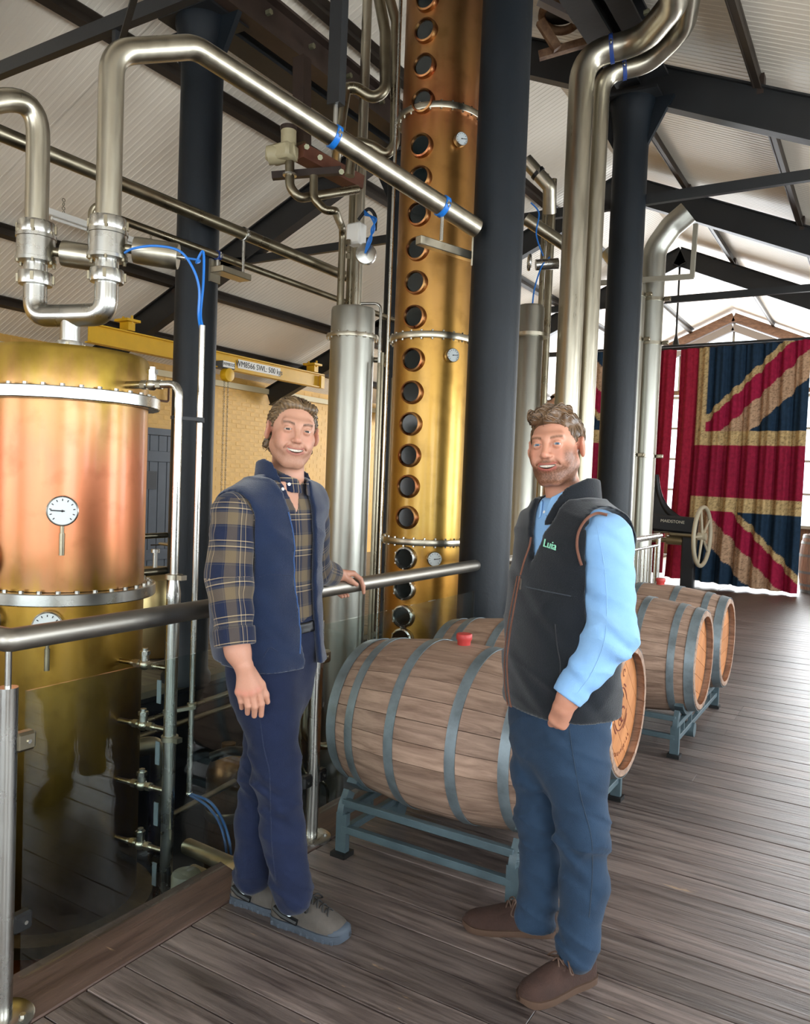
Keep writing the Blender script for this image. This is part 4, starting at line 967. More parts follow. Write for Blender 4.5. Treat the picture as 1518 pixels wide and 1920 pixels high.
pit('pit_pipe', 'short dull pipe below the thick one in the pit', [ta_, tb_+(tb_-ta_)*max(0, (VX1-.01-tb_.x)/(tb_.x-ta_.x))], .028)
t = thing('pump_cap', 'round pale pump cap in the pit below the level pipe', 'pump', tuple(at(349, 1660, depth=3.18)))
pc = at(349, 1650, depth=3.18)
obj('cap', MB().lathe([(.055, -.035), (.06, -.03), (.06, .02), (.055, .03), (.04, .035), (.001, .036)], pc, seg=32), mat('pale pump plastic', '#6d6c5e', .5), t)
obj('pump_body', MB().lathe([(.07, -1.4-pc.z), (.075, -.1), (.07, -.05), (.055, -.035)], pc, seg=28), mat('dark pump body', '#27343a', .5), t)
pit('pit_pipe', 'cluster pipe with chrome bends behind the steel post', [at(588, 1300, depth=4.2), at(572, 1305, depth=4.2), at(570, 1380, depth=4.2), at(600, 1400, depth=4.3), at(640, 1395, depth=4.4), Vector((at(640, 1395, depth=4.4).x, at(640, 1395, depth=4.4).y, -1.4))], .02)
pit('pit_pipe', 'thin pipe frame behind the legs of the man in the plaid shirt', [at(560, 1330, depth=4.4), at(566, 1450, depth=4.4), at(615, 1470, depth=4.45), Vector((at(615, 1470, depth=4.45).x, at(615, 1470, depth=4.45).y, -1.4))], .009)
pit('pit_pipe', 'dark curved hose pipe in the pit left of the navy trousers', [at(395, 1420, depth=4.0), at(430, 1407, depth=4.0), at(470, 1410, depth=4.1)], .024, BLACK)
t = thing('pit_tank', 'copper coloured vessel standing in the pit behind the navy trousers', 'tank', tuple(at(420, 1500, X=-3.9)))
pp = at(428, 1420, X=-3.85)
obj('shell', MB().lathe([(.13, -1.4), (.15, -1.35), (.15, -.55), (.12, -.45), (.05, -.4), (.05, -.34), (.001, -.335)], (pp.x, pp.y, 0), seg=36), mat('dull bronze vessel', '#8b6a45', .35, .9, var=.4, vscale=8), t)
obj('band', MB().lathe([(.15, -.86), (.156, -.85), (.156, -.8), (.15, -.79)], (pp.x, pp.y, 0), seg=36), STEELD, t)
# receiving vessel on the far side of the opening
t = thing('spirit_receiver', 'squat steel receiver with small valves on the floor beyond the opening', 'tank', (-5.35, 4.2, 0))
rx, ry = at(292, 1085, X=-5.3).x, at(292, 1085, X=-5.3).y
obj('shell', MB().lathe([(.2, 0), (.36, .02), (.38, .06), (.38, .56), (.34, .66), (.2, .72), (.001, .74)], (rx, ry, 0), seg=48), mat('gold toned satin steel', '#b5a273', .3, 1), t)  # one even gold tone over the whole steel shell
for dx, dy, h_ in ((.1, -.1, .15), (-.12, -.12, .12), (.2, .02, .18), (-.02, -.2, .1)):
    q = obj('fitting', MB().cyl((rx+dx, ry+dy, .66), (rx+dx, ry+dy, .74+h_), .018).cyl((rx+dx, ry+dy, .72+h_), (rx+dx, ry+dy, .75+h_), .035), STEELP, t)
    obj('handle', MB().bar((rx+dx-.05, ry+dy, .78+h_), (rx+dx+.05, ry+dy, .79+h_), .016, .012), BLACK, q, None)
obj('sight_tube', MB().tube(fillet([(rx+.3, ry-.1, .62), (rx+.3, ry-.1, .95), (rx+.15, ry-.1, .95)], .05), .014, 12), STEELP, t)

# ================================================================== BARRELS
STAVE = wood_mat('weathered oak stave', '#6d5547', '#b79a86', 2.4, (1.2, 14, 14), .55, .4, (.28, .72), .16, .35)
HEADW = wood_mat('fresh oak barrel head', '#99603a', '#c88a58', 2.2, (9, 1.0, 9), .55, .25, (.25, .75), .1, .35)
CHIME = wood_mat('stave end grain', '#5f5149', '#8d7c70', 5, (2, 9, 9), .6, .3, (.3, .7), .12, .3)
BURN = mat('burnt brand mark', '#6a2a18', .7)
BR, BH, BL = .352, .30, .94           # bilge radius, head radius, length
def brad(x): return BH + (BR-BH)*(1-(abs(x)/(BL/2))**2.0)
def stave(n, k):
    """one stave: curved plank along x with its own joint gaps"""
    m = MB(); a0 = 2*PI*k/n; da = 2*PI/n; g = .0011
    xs = [-BL/2, -BL/2+.012, -.33, -.2, -.07, .07, .2, .33, BL/2-.012, BL/2]; R = []
    for i, x in enumerate(xs):
        r = brad(x)-(.006 if i in (0, len(xs)-1) else 0); ri = r-.027; ring = []
        for j in range(4):
            a = a0-da/2+g/r+(da-2*g/r)*j/3; ring.append((x, math.cos(a)*r, math.sin(a)*r))
        for j in (3, 0):
            a = a0-da/2+g/r+(da-2*g/r)*j/3; ring.append((x, math.cos(a)*ri, math.sin(a)*ri))
        R.append(ring)
    m.rings(R); return m
NST = 26
stave_mesh = [mesh('stave', stave(NST, k), STAVE, 50) for k in range(NST)]
def hoop_mesh(x, wdt):
    R = []
    seg = 64
    for j in range(seg):
        a = 2*PI*j/seg; ring = []
        for (xx, off) in ((x-wdt/2, .001), (x-wdt/2, .0045), (x+wdt/2, .0045), (x+wdt/2, .001)): 
            r = brad(xx)+off; ring.append((xx, math.cos(a)*r, math.sin(a)*r))
        R.append(ring)
    m = MB(); m.rings(R, True); return mesh('hoop', m, HOOP, 50)
hoops = [hoop_mesh(x, wd) for x, wd in ((-.44, .052), (-.34, .04), (-.135, .042), (.135, .042), (.34, .04), (.44, .052))]
def head_boards(side):
    out = []; nbd = 6; r = BH-.028; wd = 2*r/nbd
    for k in range(nbd):
        y0, y1 = -r+wd*k+.0012, -r+wd*(k+1)-.0012; pts = []
        N_ = 8
        up = [(y0+(y1-y0)*i/N_, math.sqrt(max(1e-6, r*r-(y0+(y1-y0)*i/N_)**2))) for i in range(N_+1)]
        loop = up+[(y, -z) for y, z in reversed(up)]
        m = MB(); x0 = side*(BL/2-.04); x1 = side*(BL/2-.055); n_ = len(loop)
        m.v = [Vector((x0, y, z)) for y, z in loop]+[Vector((x1, y, z)) for y, z in loop]
        f = tuple(range(n_)); m.f = [f if side < 0 else f[::-1], tuple(i+n_ for i in (f[::-1] if side < 0 else f))]
        for i in range(n_): m.f.append((i, (i+1) % n_, n_+(i+1) % n_, n_+i))
        out.append(mesh('head_board', m, HEADW, None))
    return out
HB = {-1: head_boards(-1), 1: head_boards(1)}
def barrel(loc, label, roll=0, brand=False, bung=True, tilt=0, group='oak barrels on racks'):
    t = thing('oak_barrel', label, 'barrel', loc, group)
    for k in range(NST): lobj('stave', stave_mesh[k], None, t).rotation_euler = (roll, 0, 0)
    for h_ in hoops: 
        ho = lobj('hoop', h_, None, t)
    for sd_ in (-1, 1):
        for me in HB[sd_]: lobj('head_board', me, None, t).rotation_euler = (roll+.5, 0, 0)
    if bung:
        lobj('bung', MB().lathe([(.026, BR-.01), (.028, BR+.015), (.033, BR+.022), (.033, BR+.04), (.03, BR+.044), (.001, BR+.045)], (0.0, 0, 0), seg=24), RED, t)
    if brand:
        m = MB(); xx = BL/2-.0385
        def arc(cy_, cz_, r, a0, a1, wd, n=20):
            P = [Vector((xx, cy_+r*math.cos(a0+(a1-a0)*i/n), cz_+r*math.sin(a0+(a1-a0)*i/n))) for i in range(n+1)]
            for i in range(n):
                d_ = (P[i+1]-P[i]); nrm = Vector((0, -d_.z, d_.y)).normalized()*wd/2
                o = len(m.v); m.v += [P[i]-nrm, P[i+1]-nrm, P[i+1]+nrm, P[i]+nrm]; m.f.append((o, o+1, o+2, o+3))
        arc(0, -.0, .098, .25, 2.9, .006); arc(0, 0, .098, 3.3, 6.1, .006); arc(0, 0, .115, .9, 1.3, .008); arc(0, 0, .115, 3.5, 4.2, .008); arc(0, 0, .115, 5.2, 5.9, .008)
        arc(.0, .04, .04, .2, 5.4, .009); arc(-.03, -.02, .035, -1, 3.6, .008); arc(.035, -.03, .034, .5, 5.2, .009); arc(.0, .0, .07, 1.0, 2.4, .007); arc(0, -.055, .022, 0, 6.2, .006)
        arc(.03, .165, .016, .0, 5.0, .006)
        lobj('brand_mark', m, BURN, t, None)
        # worn branded words along the foot of the head; only their rough strokes can be made out
        s = MB()
        for k in range(15):
            a = math.radians(-140+k*6.6); r = .205; c = Vector((xx, math.cos(a)*r, math.sin(a)*r)); hgt = .016 if k % 4 else .008
            e = Vector((0, math.cos(a), math.sin(a))); q = Vector((0, -math.sin(a), math.cos(a)))
            s.bar(c-e*hgt/2, c+e*hgt/2, .004, .001, (1, 0, 0)); 
            if k % 3: s.bar(c+e*hgt/2-q*.005, c+e*hgt/2+q*.005, .004, .001, (1, 0, 0))
        lobj('brand_lettering', s, BURN, t, None)
    return t
barrel((-1.45, 2.89, .535), 'large oak barrel with a red bung on the front rack between the two men', .05)
barrel((-1.42, 3.61, .535), 'oak barrel with a burnt emblem on its head behind the front barrel', .3, True)
barrel((-1.35, 5.00, .535), 'oak barrel on the second rack nearer the blue shirted man', .7)
barrel((-1.33, 5.72, .535), 'oak barrel with red bung farthest along on the second rack', 1.1)
t = barrel((0, 0, 0), 'upright oak cask standing by the far window beside the flag curtain', .2, False, False, group=None)
t.rotation_euler = (0, -PI/2, 0); bq = at(1530, 1120, Z=0); t.location = (at(1516, 1000, Y=14.2).x+.22, 14.3, .47)

def rack(y0, label, xc=-1.45, bx=(-1.45, -1.42)):
    t = thing('barrel_rack', label, 'rack', (xc, y0+.62, 0), 'grey steel barrel racks')
    xa, xb = xc-.38, xc+.38; ya, yb = y0, y0+1.28
    wd = .05
    for x in (xa, xb):
        for y in (ya, yb):
            pts = [(x, y, 0), (x, y, .20), (x, y+(.035 if y == ya else -.035), .255)]
            m = MB(); P = fillet(pts, .08, 6)
            for i in range(len(P)-1): m.bar(P[i], P[i+1]+(P[i+1]-P[i]).normalized()*.004, .05, .028, (1, 0, 0) if 0 else (0, 1, 0) if abs((P[i+1]-P[i]).y) < 1e-6 else (1, 0, 0))
            o = obj('leg', m, RACK, t, None)
            obj('foot', MB().box((x, y, .01), (.07, .07, .02)), BLACK, o, None)
    for y in (ya, yb):
        for z in (.115, .225): obj('cross_bar', MB().bar((xa, y, z), (xb, y, z), .03, .03, bev=.003), RACK, t, None)
    for x in (xa, xb):
        for z in (.10, .183): obj('side_bar', MB().bar((x, ya, z), (x, yb, z), .03, .03, bev=.003), RACK, t, None)
        for k in range(5): obj('strut', MB().bar((x, ya+.2+k*.21, .10), (x, ya+.2+k*.21, .183), .02, .02, (1, 0, 0)), RACK, t, None)
        for yc, xb_ in ((ya+.28, bx[0]), (ya+1.0, bx[1])):
            rc_ = brad(x-xb_)+.0095
            P = [Vector((x, yc+rc_*math.sin(a), .535-rc_*math.cos(a))) for a in np.linspace(-.75, .75, 11)]
            m = MB()
            for i in range(10): m.bar(P[i], P[i+1], .05, .022, (0, 0, 1))
            obj('cradle', m, RACK, t, None)
        obj('fork_pocket', MB().tube([(x-.03, ya+.42, .06), (x+.03, ya+.42, .06)], .045, 20), RACK, t)
    return t
rack(2.61, 'grey steel barrel rack under the two front barrels')
rack(4.72, 'grey steel barrel rack under the two farther barrels', -1.35, (-1.35, -1.33))

# ================================================================== FLAG CURTAINS
CURT = attr_mat('painted velvet flag curtain', .85, 'Col', bump=.2, bscale=150, spec=.15, noise=.25, nscale=18)
def flagcol(X, Z, rng):
    """weathered union flag: X in metres from its centre line, Z height above floor"""
    navy = np.array(S('#22364a')[:3]); red = np.array(S('#9c2238')[:3]); cream = np.array(S('#c2a676')[:3]); pink = np.array(S('#b3867f')[:3])
    zc = 1.89; z = Z-zc; n = len(X); C = np.tile(navy, (n, 1))
    ang = np.array([1.38, 1.30]) 
    # diagonals run from the centre block to the outer corners
    sgx = np.sign(X); sgz = np.sign(z); ax = np.abs(X); az = np.abs(z)
    x0, z0_ = .50, .50; x1, z1_ = 1.98, 2.02
    ln = math.hypot(x1-x0, z1_-z0_); dx, dz = (x1-x0)/ln, (z1_-z0_)/ln
    wob = .012*np.sin(ax*42)+.01*np.sin(ax*17+1)
    d = (ax-x0)*dz-(az-z0_)*dx+wob                          # + is outward, below the diagonal
    d2 = d*np.where(sgx*sgz >= 0, 1, -1)
    wide = (d2 > -.05) & (d2 < .40); thin = (d2 > -.33) & (d2 <= -.05)
    upright = (sgz > 0)
    flip = np.where((sgx > 0), 1, 1)
    r_ = (d2 > -.22) & (d2 < .06); w_ = (d2 > -.31) & (d2 < .38)
    C[w_] = cream; C[w_ & (d2 > .06)] = pink*.45+cream*.55; C[r_] = red*np.array([.95, .8, 1.25])
    C[(ax < .50) | (az < .67)] = cream
    C[(ax < .345)] = red; C[az < .435] = red*np.array([.85, .8, 1.05])
    C[(ax < .345)] = red
    mot = rng.random(n); iscream = (C[:, 2] > .12) & (C[:, 0] > .3)
    C[iscream & (mot < .16)] *= .55
    C *= (.93+.1*rng.random((n, 1)))
    return C
def curtain(x0, x1, top, bot, label, phase, gather):
    nx, nz = int(abs(x1-x0)/.014), 270; rng = np.random.default_rng(3+int(phase*10))
    u = np.linspace(0, 1, nx+1); v = np.linspace(0, 1, nz+1); U, Vv = np.meshgrid(u, v, indexing='ij')
    xt = x0+(x1-x0)*U; Zt = bot(U)+(top(U)-bot(U))*Vv
    amp = .035+.045*(1-Vv)
    Yt = 13.66+amp*np.sin(U*(x1-x0)*2*PI*4.1+phase+.5*np.sin(Vv*3+U*4))+.018*np.sin(U*(x1-x0)*2*PI*11+phase*2)
    xt = xt+gather(U, Vv)+.012*np.cos(U*(x1-x0)*2*PI*4.1+phase)
    co = np.stack([xt, Yt, Zt], -1).reshape(-1, 3)
    idx = np.arange((nx+1)*(nz+1)).reshape(nx+1, nz+1)
    q = np.stack([idx[:-1, :-1], idx[1:, :-1], idx[1:, 1:], idx[:-1, 1:]], -1).reshape(-1, 4)
    me = bpy.data.meshes.new('flag_curtain'); me.from_pydata(co.tolist(), [], q.tolist()); me.shade_smooth()
    C = flagcol((x0+(x1-x0)*U).reshape(-1)+3.09, (.02+3.95*Vv).reshape(-1), rng)
    at_ = me.color_attributes.new('Col', 'FLOAT_COLOR', 'POINT'); at_.data.foreach_set('color', np.hstack([C, np.ones((len(C), 1))]).astype(np.float32).ravel())
    me.materials.append(CURT); o = bpy.data.objects.new('flag_curtain', me); COL.objects.link(o); tag(o, label, 'curtain', 'flag curtains')
    sol = o.modifiers.new('thick', 'SOLIDIFY'); sol.thickness = .006
    return o
curtain(-3.05, -1.10, lambda u: 3.93+.05*u, lambda u: .10-.07*u, 'right half of the weathered union flag curtain, wider in view', .4, lambda u, v: -.06*(1-u)*(1-v)*1.4+.05*(1-u)*np.sin(v*PI)*.6)
curtain(-5.05, -3.11, lambda u: 3.96-.03*u, lambda u: .12+.04*u, 'left half of the weathered union flag curtain behind the columns and pipes', 1.7, lambda u, v: -.05*u*(1-v)*1.2)
tag(obj('curtain_rail', MB().cyl((-5.2, 13.66, 3.985), (-1.0, 13.66, 4.0), .02), BEAM), 'slim rail carrying the flag curtains', 'rail')

# ================================================================== CIDER MILL
t = thing('cider_mill', 'black cast iron mill frame with pale spoked handwheel before the flag curtain', 'machine', (-2.6, 12.9, 0))
MY = 12.9
def M_(px, py, dy=0): return at(px, py, Y=MY+dy)
MILL = mat('black mill enamel', '#14171c', .4)
lg = M_(1293, 1000)
obj('leg', MB().bar((lg.x, MY, 0), (lg.x-.01, MY, 1.02), .2, .16, (0, 1, 0), .02), MILL, t, None)
lg2 = M_(1150, 1000)
obj('leg', MB().bar((lg2.x, MY, 0), (lg2.x, MY, 1.02), .2, .16, (0, 1, 0), .02), MILL, t, None)
a_ = M_(1140, 985); b_ = M_(1305, 987)
obj('beam', MB().bar((a_.x, MY, 1.08), (b_.x+.02, MY, 1.02), .2, .26, bev=.03), MILL, t, None)
# swept horn of the frame
P = spline([M_(1230, 890), M_(1235, 925), M_(1247, 952), M_(1268, 972), M_(1290, 985)], 5)
obj('horn', MB().tube(P, [.035+.002*i for i in range(len(P))], 14), MILL, t)
fill = MB(); pp_ = [M_(1222, 890), M_(1233, 930), M_(1248, 958), M_(1274, 978), M_(1222, 992)]
fill.v = [p+Vector((0, -.04, 0)) for p in pp_]+[p+Vector((0, .04, 0)) for p in pp_]; n_ = 5
fill.f = [(4, 3, 2, 1, 0), (5, 6, 7, 8, 9)]+[(i, (i+1) % 5, 5+(i+1) % 5, 5+i) for i in range(5)]
obj('gusset', fill, MILL, t, None)
wc = M_(1316, 1006, -.15); wr = .455; wn = Vector((.9965, -.0837, 0)).normalized()
whl = obj('handwheel', MB().torus(wc, wn, wr, .032, 48, 10), mat('cream wheel paint', '#bdb39a', .5), t)
u_ = Vector((0, 0, 1)); v_ = wn.cross(u_)
for k in range(5):
    a = 2*PI*k/5+.3; e = u_*math.cos(a)+v_*math.sin(a)
    obj('spoke', MB().cyl(wc+e*.05, wc+e*(wr-.02), .022, .016, 10), MATS['cream wheel paint'], whl)
obj('hub', MB().cyl(wc-wn*.06, wc+wn*.06, .06), MATS['cream wheel paint'], whl)
obj('shaft', MB().cyl(wc, (wc.x-.5, MY-.1, wc.z), .03), STEELD, t)
obj('roller', MB().cyl(M_(1250, 1012), M_(1290, 1015), .07).cyl(M_(1200, 1012), M_(1250, 1012), .04), mat('brass roller', '#8a7a5a', .4, .6), t)
obj('tie_rod', MB().cyl(M_(1225, 997), M_(1292, 998), .022), STEELD, t)
p_ = M_(1260, 976, -.115)
text('lettering', 'MAIDSTONE', .066, frame((p_.x, MY-.105, 1.075), (1, 0, -.03), (0, -1, 0)), mat('cream lettering', '#cfc8b4', .5), t, .002)
text('lettering', 'ER', .066, frame((M_(1178, 972).x, MY-.105, 1.10), (1, 0, -.03), (0, -1, 0)), MATS['cream lettering'], t, .002)

# ================================================================== PEOPLE: surfaces grown from smooth distance fields
f32 = np.float32
def V3(p): return np.array(tuple(p), dtype=np.float64)
def smin(a, b, k): 
    h = np.clip(.5+.5*(b-a)/k, 0, 1); return b*(1-h)+a*h-k*h*(1-h)
def smax(a, b, k): return -smin(-a, -b, k)
def cap(P, a, b, ra, rb):
    a = V3(a); b = V3(b); ba = b-a; t = np.clip(((P-a)@ba)/(ba@ba), 0, 1)
    return np.linalg.norm(P-a-t[:, None]*ba, axis=1)-(ra+(rb-ra)*t)
def chain(P, pts, rs, k=.01):
    d = None
    for i in range(len(pts)-1):
        e = cap(P, pts[i], pts[i+1], rs[i], rs[i+1]); d = e if d is None else smin(d, e, k)
    return d
def ell(P, c, r, R=None):
    q = P-V3(c)
    if R is not None: q = q@R
    r = np.array(r); k0 = np.linalg.norm(q/r, axis=1); k1 = np.linalg.norm(q/(r*r), axis=1)+1e-9
    return k0*(k0-1)/k1
def loft(P, tab, ex, ey, n=2.4):
    """vertical body of superelliptic sections; tab rows = (z, cx, cy, a, b); ex, ey horizontal unit axes"""
    T = np.array(tab); z = P[:, 2]; zz = np.clip(z, T[0, 0], T[-1, 0])
    cx_, cy_, a, b = (np.interp(zz, T[:, 0], T[:, i]) for i in (1, 2, 3, 4))
    dx = P[:, 0]-cx_; dy = P[:, 1]-cy_; u = dx*ex[0]+dy*ex[1]; v = dx*ey[0]+dy*ey[1]
    r = (np.abs(u/a)**n+np.abs(v/b)**n)**(1/n)
    d = (r-1)*np.minimum(a, b)
    return np.maximum(d, np.maximum(T[0, 0]-z, z-T[-1, 0]))
def surfnet(f, lo, hi, h):
    lo = np.array(lo, float); hi = np.array(hi, float); n = np.ceil((hi-lo)/h).astype(int)+1
    ax = [lo[i]+h*np.arange(n[i]) for i in range(3)]
    G = np.stack(np.meshgrid(*ax, indexing='ij'), -1).reshape(-1, 3)
    Fv = np.concatenate([f(G[i:i+200000]) for i in range(0, len(G), 200000)]).reshape(n)
    s = Fv < 0; c = n-1
    cnt = np.zeros(c, np.int32); acc = np.zeros((*c, 3))
    def sl(o): return tuple(slice(o[i], o[i]+c[i]) for i in range(3))
    for axis in range(3):
        o1, o2 = [i for i in range(3) if i != axis]
        for p in (0, 1):
            for q in (0, 1):
                a = [0, 0, 0]; a[o1] = p; a[o2] = q; b = list(a); b[axis] = 1
                fa, fb = Fv[sl(a)], Fv[sl(b)]; m = (fa < 0) != (fb < 0)
                t = np.where(m, fa/(fa-fb+1e-12*(~m)), 0)
                cnt += m
                for k in range(3): acc[..., k] += m*(t if k == axis else a[k])
    act = cnt > 0; idx = -np.ones(c, np.int64); idx[act] = np.arange(act.sum())
    I = np.argwhere(act); V = lo+h*(I+acc[act]/cnt[act][:, None])
    Q = []
    for axis in range(3):
        o1, o2 = (axis+1) % 3, (axis+2) % 3
        A = [slice(1, c[i]) for i in range(3)]; A[axis] = slice(0, c[axis]); B = list(A); B[axis] = slice(1, c[axis]+1)
        sa, sb = s[tuple(A)], s[tuple(B)]; m = sa != sb
        W_ = np.argwhere(m); W_[:, o1] += 1; W_[:, o2] += 1
        fl = sa[m]
        def ci(d1, d2): 
            q = W_.copy(); q[:, o1] -= d1; q[:, o2] -= d2; return idx[q[:, 0], q[:, 1], q[:, 2]]
        q4 = np.stack([ci(1, 1), ci(0, 1), ci(0, 0), ci(1, 0)], -1)
        q4[~fl] = q4[~fl][:, ::-1]; Q.append(q4)
    Q = np.concatenate(Q); Q = Q[(Q >= 0).all(1)]
    return V, Q
def npmesh(name, V, Q, m, col=None, uv=None):
    me = bpy.data.meshes.new(name)
    me.vertices.add(len(V)); me.vertices.foreach_set('co', V.astype(f32).ravel())
    me.loops.add(Q.size); me.loops.foreach_set('vertex_index', Q.astype(np.int32).ravel())
    me.polygons.add(len(Q)); me.polygons.foreach_set('loop_start', np.arange(0, Q.size, 4, dtype=np.int32))
    try: me.polygons.foreach_set('loop_total', np.full(len(Q), 4, np.int32))
    except Exception: pass
    me.update(calc_edges=True); me.validate(); me.shade_smooth()
    if m: me.materials.append(m)
    if col is not None:
        a = me.color_attributes.new('Col', 'FLOAT_COLOR', 'POINT'); a.data.foreach_set('color', np.hstack([col, np.ones((len(col), 1))]).astype(f32).ravel())
    if uv is not None:
        a = me.attributes.new('cloth', 'FLOAT_VECTOR', 'POINT'); a.data.foreach_set('vector', np.hstack([uv, np.zeros((len(uv), 1))]).astype(f32).ravel())
    return me
def grow(name, f, lo, hi, h, m, parent, col=None, uv=None, smooth=0):
    V, Q = surfnet(f, lo, hi, h)
    me = npmesh(name, V, Q, m, col(V) if col else None, uv(V) if uv else None)
    o = bpy.data.objects.new(name, me); COL.objects.link(o); attach(o, parent); return o
def hit(f, px, py, t0=1.6, t1=4.5):
    """point and normal where the view ray meets the field f"""
    v = V3(ray(px, py)); v /= np.linalg.norm(v); o = V3(CAM); t = t0
    for _ in range(90):
        d = float(f((o+v*t)[None])[0]); 
        if d < 2e-4 or t > t1: break
        t += max(d*.6, 3e-4)
    p = o+v*t; e = 2e-3
    n = np.array([float(f((p+e*np.eye(3)[i])[None])[0]-f((p-e*np.eye(3)[i])[None])[0]) for i in range(3)]); n /= np.linalg.norm(n)+1e-9
    return Vector(p), Vector(n)
def seam(name, f, pts, r, m, parent, off=.0, n=6):
    P = []
    for p in spline([(x, y, 0) for x, y in pts], n):
        for dx in (0, 2, -2, 4, -4, 6, -6, 9, -9, 12, -12, 16, -16):      # step back onto the garment where the ray slips past its edge
            a, nn = hit(f, p.x+dx, p.y)
            if abs(float(f(V3(a)[None])[0])) < 2e-3 and (not P or (a-P[-1]).length < .08): P.append(a+nn*off); break
    return obj(name, MB().tube(P, r, 8), m, parent)
U_ = np.array((math.cos(YAW), math.sin(YAW), 0)); W_A = np.array((math.sin(YAW), -math.cos(YAW), 0)); Zv = np.array((0, 0, 1.))
SKIN = attr_mat('skin', .48, 'Col', bump=.12, bscale=260, sss=.12, spec=.35)
HAIRM = attr_mat('hair', .42, 'Col', bump=.25, bscale=120, spec=.5)
TOOTH = mat('teeth', '#d6cab8', .3); EYEW = mat('eye white', '#b5aaa2', .2)
def cloth(name, c, c2=None, rough=.85, bs=350, bump=.35, sheen=.25):
    m = mat(name, c, rough, 0, bump=bump, bscale=bs, col2=c2, vscale=7, spec=.2)
    m.node_tree.nodes['Principled BSDF'].inputs['Sheen Weight'].default_value = sheen
    m.node_tree.nodes['Principled BSDF'].inputs['Sheen Roughness'].default_value = .5
    return m
def frame3(theta, tilt, nod=0):
    """face axes: columns s (viewer's right), f (forward), z"""
    f = W_A*math.cos(theta)+U_*math.sin(theta); s = U_*math.cos(theta)-W_A*math.sin(theta)
    z = Zv.copy()
    f, z = f*math.cos(nod)-z*math.sin(nod), z*math.cos(nod)+f*math.sin(nod)
    s2 = s*math.cos(tilt)-z*math.sin(tilt); z2 = z*math.cos(tilt)+s*math.sin(tilt)
    return np.stack([s2, f, z2], 1)
def face_field(neck_end, jaw=1.0, smile=1.0, chest=None, squint=.0040):
    def f(q):
        a = np.abs(q[:, 0]); qs = q.copy(); qs[:, 0] = a
        d = ell(q, (0, -.024, .029), (.0765, .098, .084))
        d = smin(d, ell(q, (0, .022, -.035), (.0635*jaw, .066, .088)), .03)
        d = smin(d, cap(qs, (.050*jaw, .0, -.058), (.02, .066, -.108), .022, .019), .03)
        d = smin(d, ell(q, (0, .074, -.107), (.024, .017, .017)), .018)
        d = smin(d, ell(qs, (.043, .056, -.026), (.023, .022, .02)), .025)
        d = smin(d, ell(qs, (.041, .062, -.05), (.017, .02, .018)), .02)
        d = smin(d, cap(qs, (.0, .083, .022), (.042, .072, .026), .010, .009), .022)
        d = smax(d, -ell(qs, (.0325, .098, .001), (.019, .019, .012)), .014)
        d = smin(d, cap(q, (0, .085, .012), (0, .106, -.028), .0075, .0105), .012)
        d = smin(d, ell(q, (0, .109, -.033), (.0115, .0115, .0105)), .008)
        d = smin(d, ell(qs, (.0135, .096, -.036), (.0075, .011, .0075)), .006)
        d = smax(d, -ell(qs, (.0065, .107, -.0445), (.0035, .006, .004)), .003)
        d = smin(d, ell(q, (0, .078, -.066), (.037, .018, .026)), .02)
        # smiling lips around an opening
        zc = -.068+smile*7.0*a*a
        up = np.sqrt((q[:, 1]-(.0955-9*a*a))**2+(q[:, 2]-(zc+.0055-2.2*a*a))**2)-.0040+np.maximum(a-.030, 0)*1.2
        lo_ = np.sqrt((q[:, 1]-(.0935-9*a*a))**2+(q[:, 2]-(zc-.0090+5.5*a*a))**2)-.0048+np.maximum(a-.030, 0)*1.2
        d = smin(d, up, .005); d = smin(d, lo_, .006)
        slot = np.maximum(np.abs(q[:, 2]-zc+.0008)-.0058*np.clip(1-(a/.030)**2, 0, 1), np.maximum(a-.028, .074-q[:, 1]))
        d = smax(d, -slot, .0015)
        # smile creases
        d = smax(d, -cap(qs, (.020, .0955, -.043), (.036, .080, -.062), .0030, .0022), .010)
        # lids: a shell over each eyeball with an almond opening
        t = np.clip((a-.0325)/.0150, -1, 1)
        lid = np.sqrt(((a-.0325))**2+(q[:, 1]-.0785)**2+(q[:, 2]-.0005)**2)-.0142
        alm = np.maximum(np.abs(q[:, 2]-.0008+.0012*t)-squint*(1-t*t), .0785-q[:, 1])
        d = smin(d, lid, .006); d = smax(d, -alm, .0012)
        # ears
        er = ell(qs, (.0835, -.014, -.008), (.0095, .021, .0335), np.array([[.90, -.43, 0], [.43, .90, 0], [0, 0, 1]]).T)
        er = smax(er, -ell(qs, (.092, -.008, -.002), (.007, .011, .019)), .004)
        d = smin(d, er, .006)
        d = smin(d, cap(q, (0, -.025, -.07), neck_end, .054, .06), .025)
        if chest is not None: d = smin(d, cap(q, neck_end, chest, .055, .05), .03)
        return d
    return f
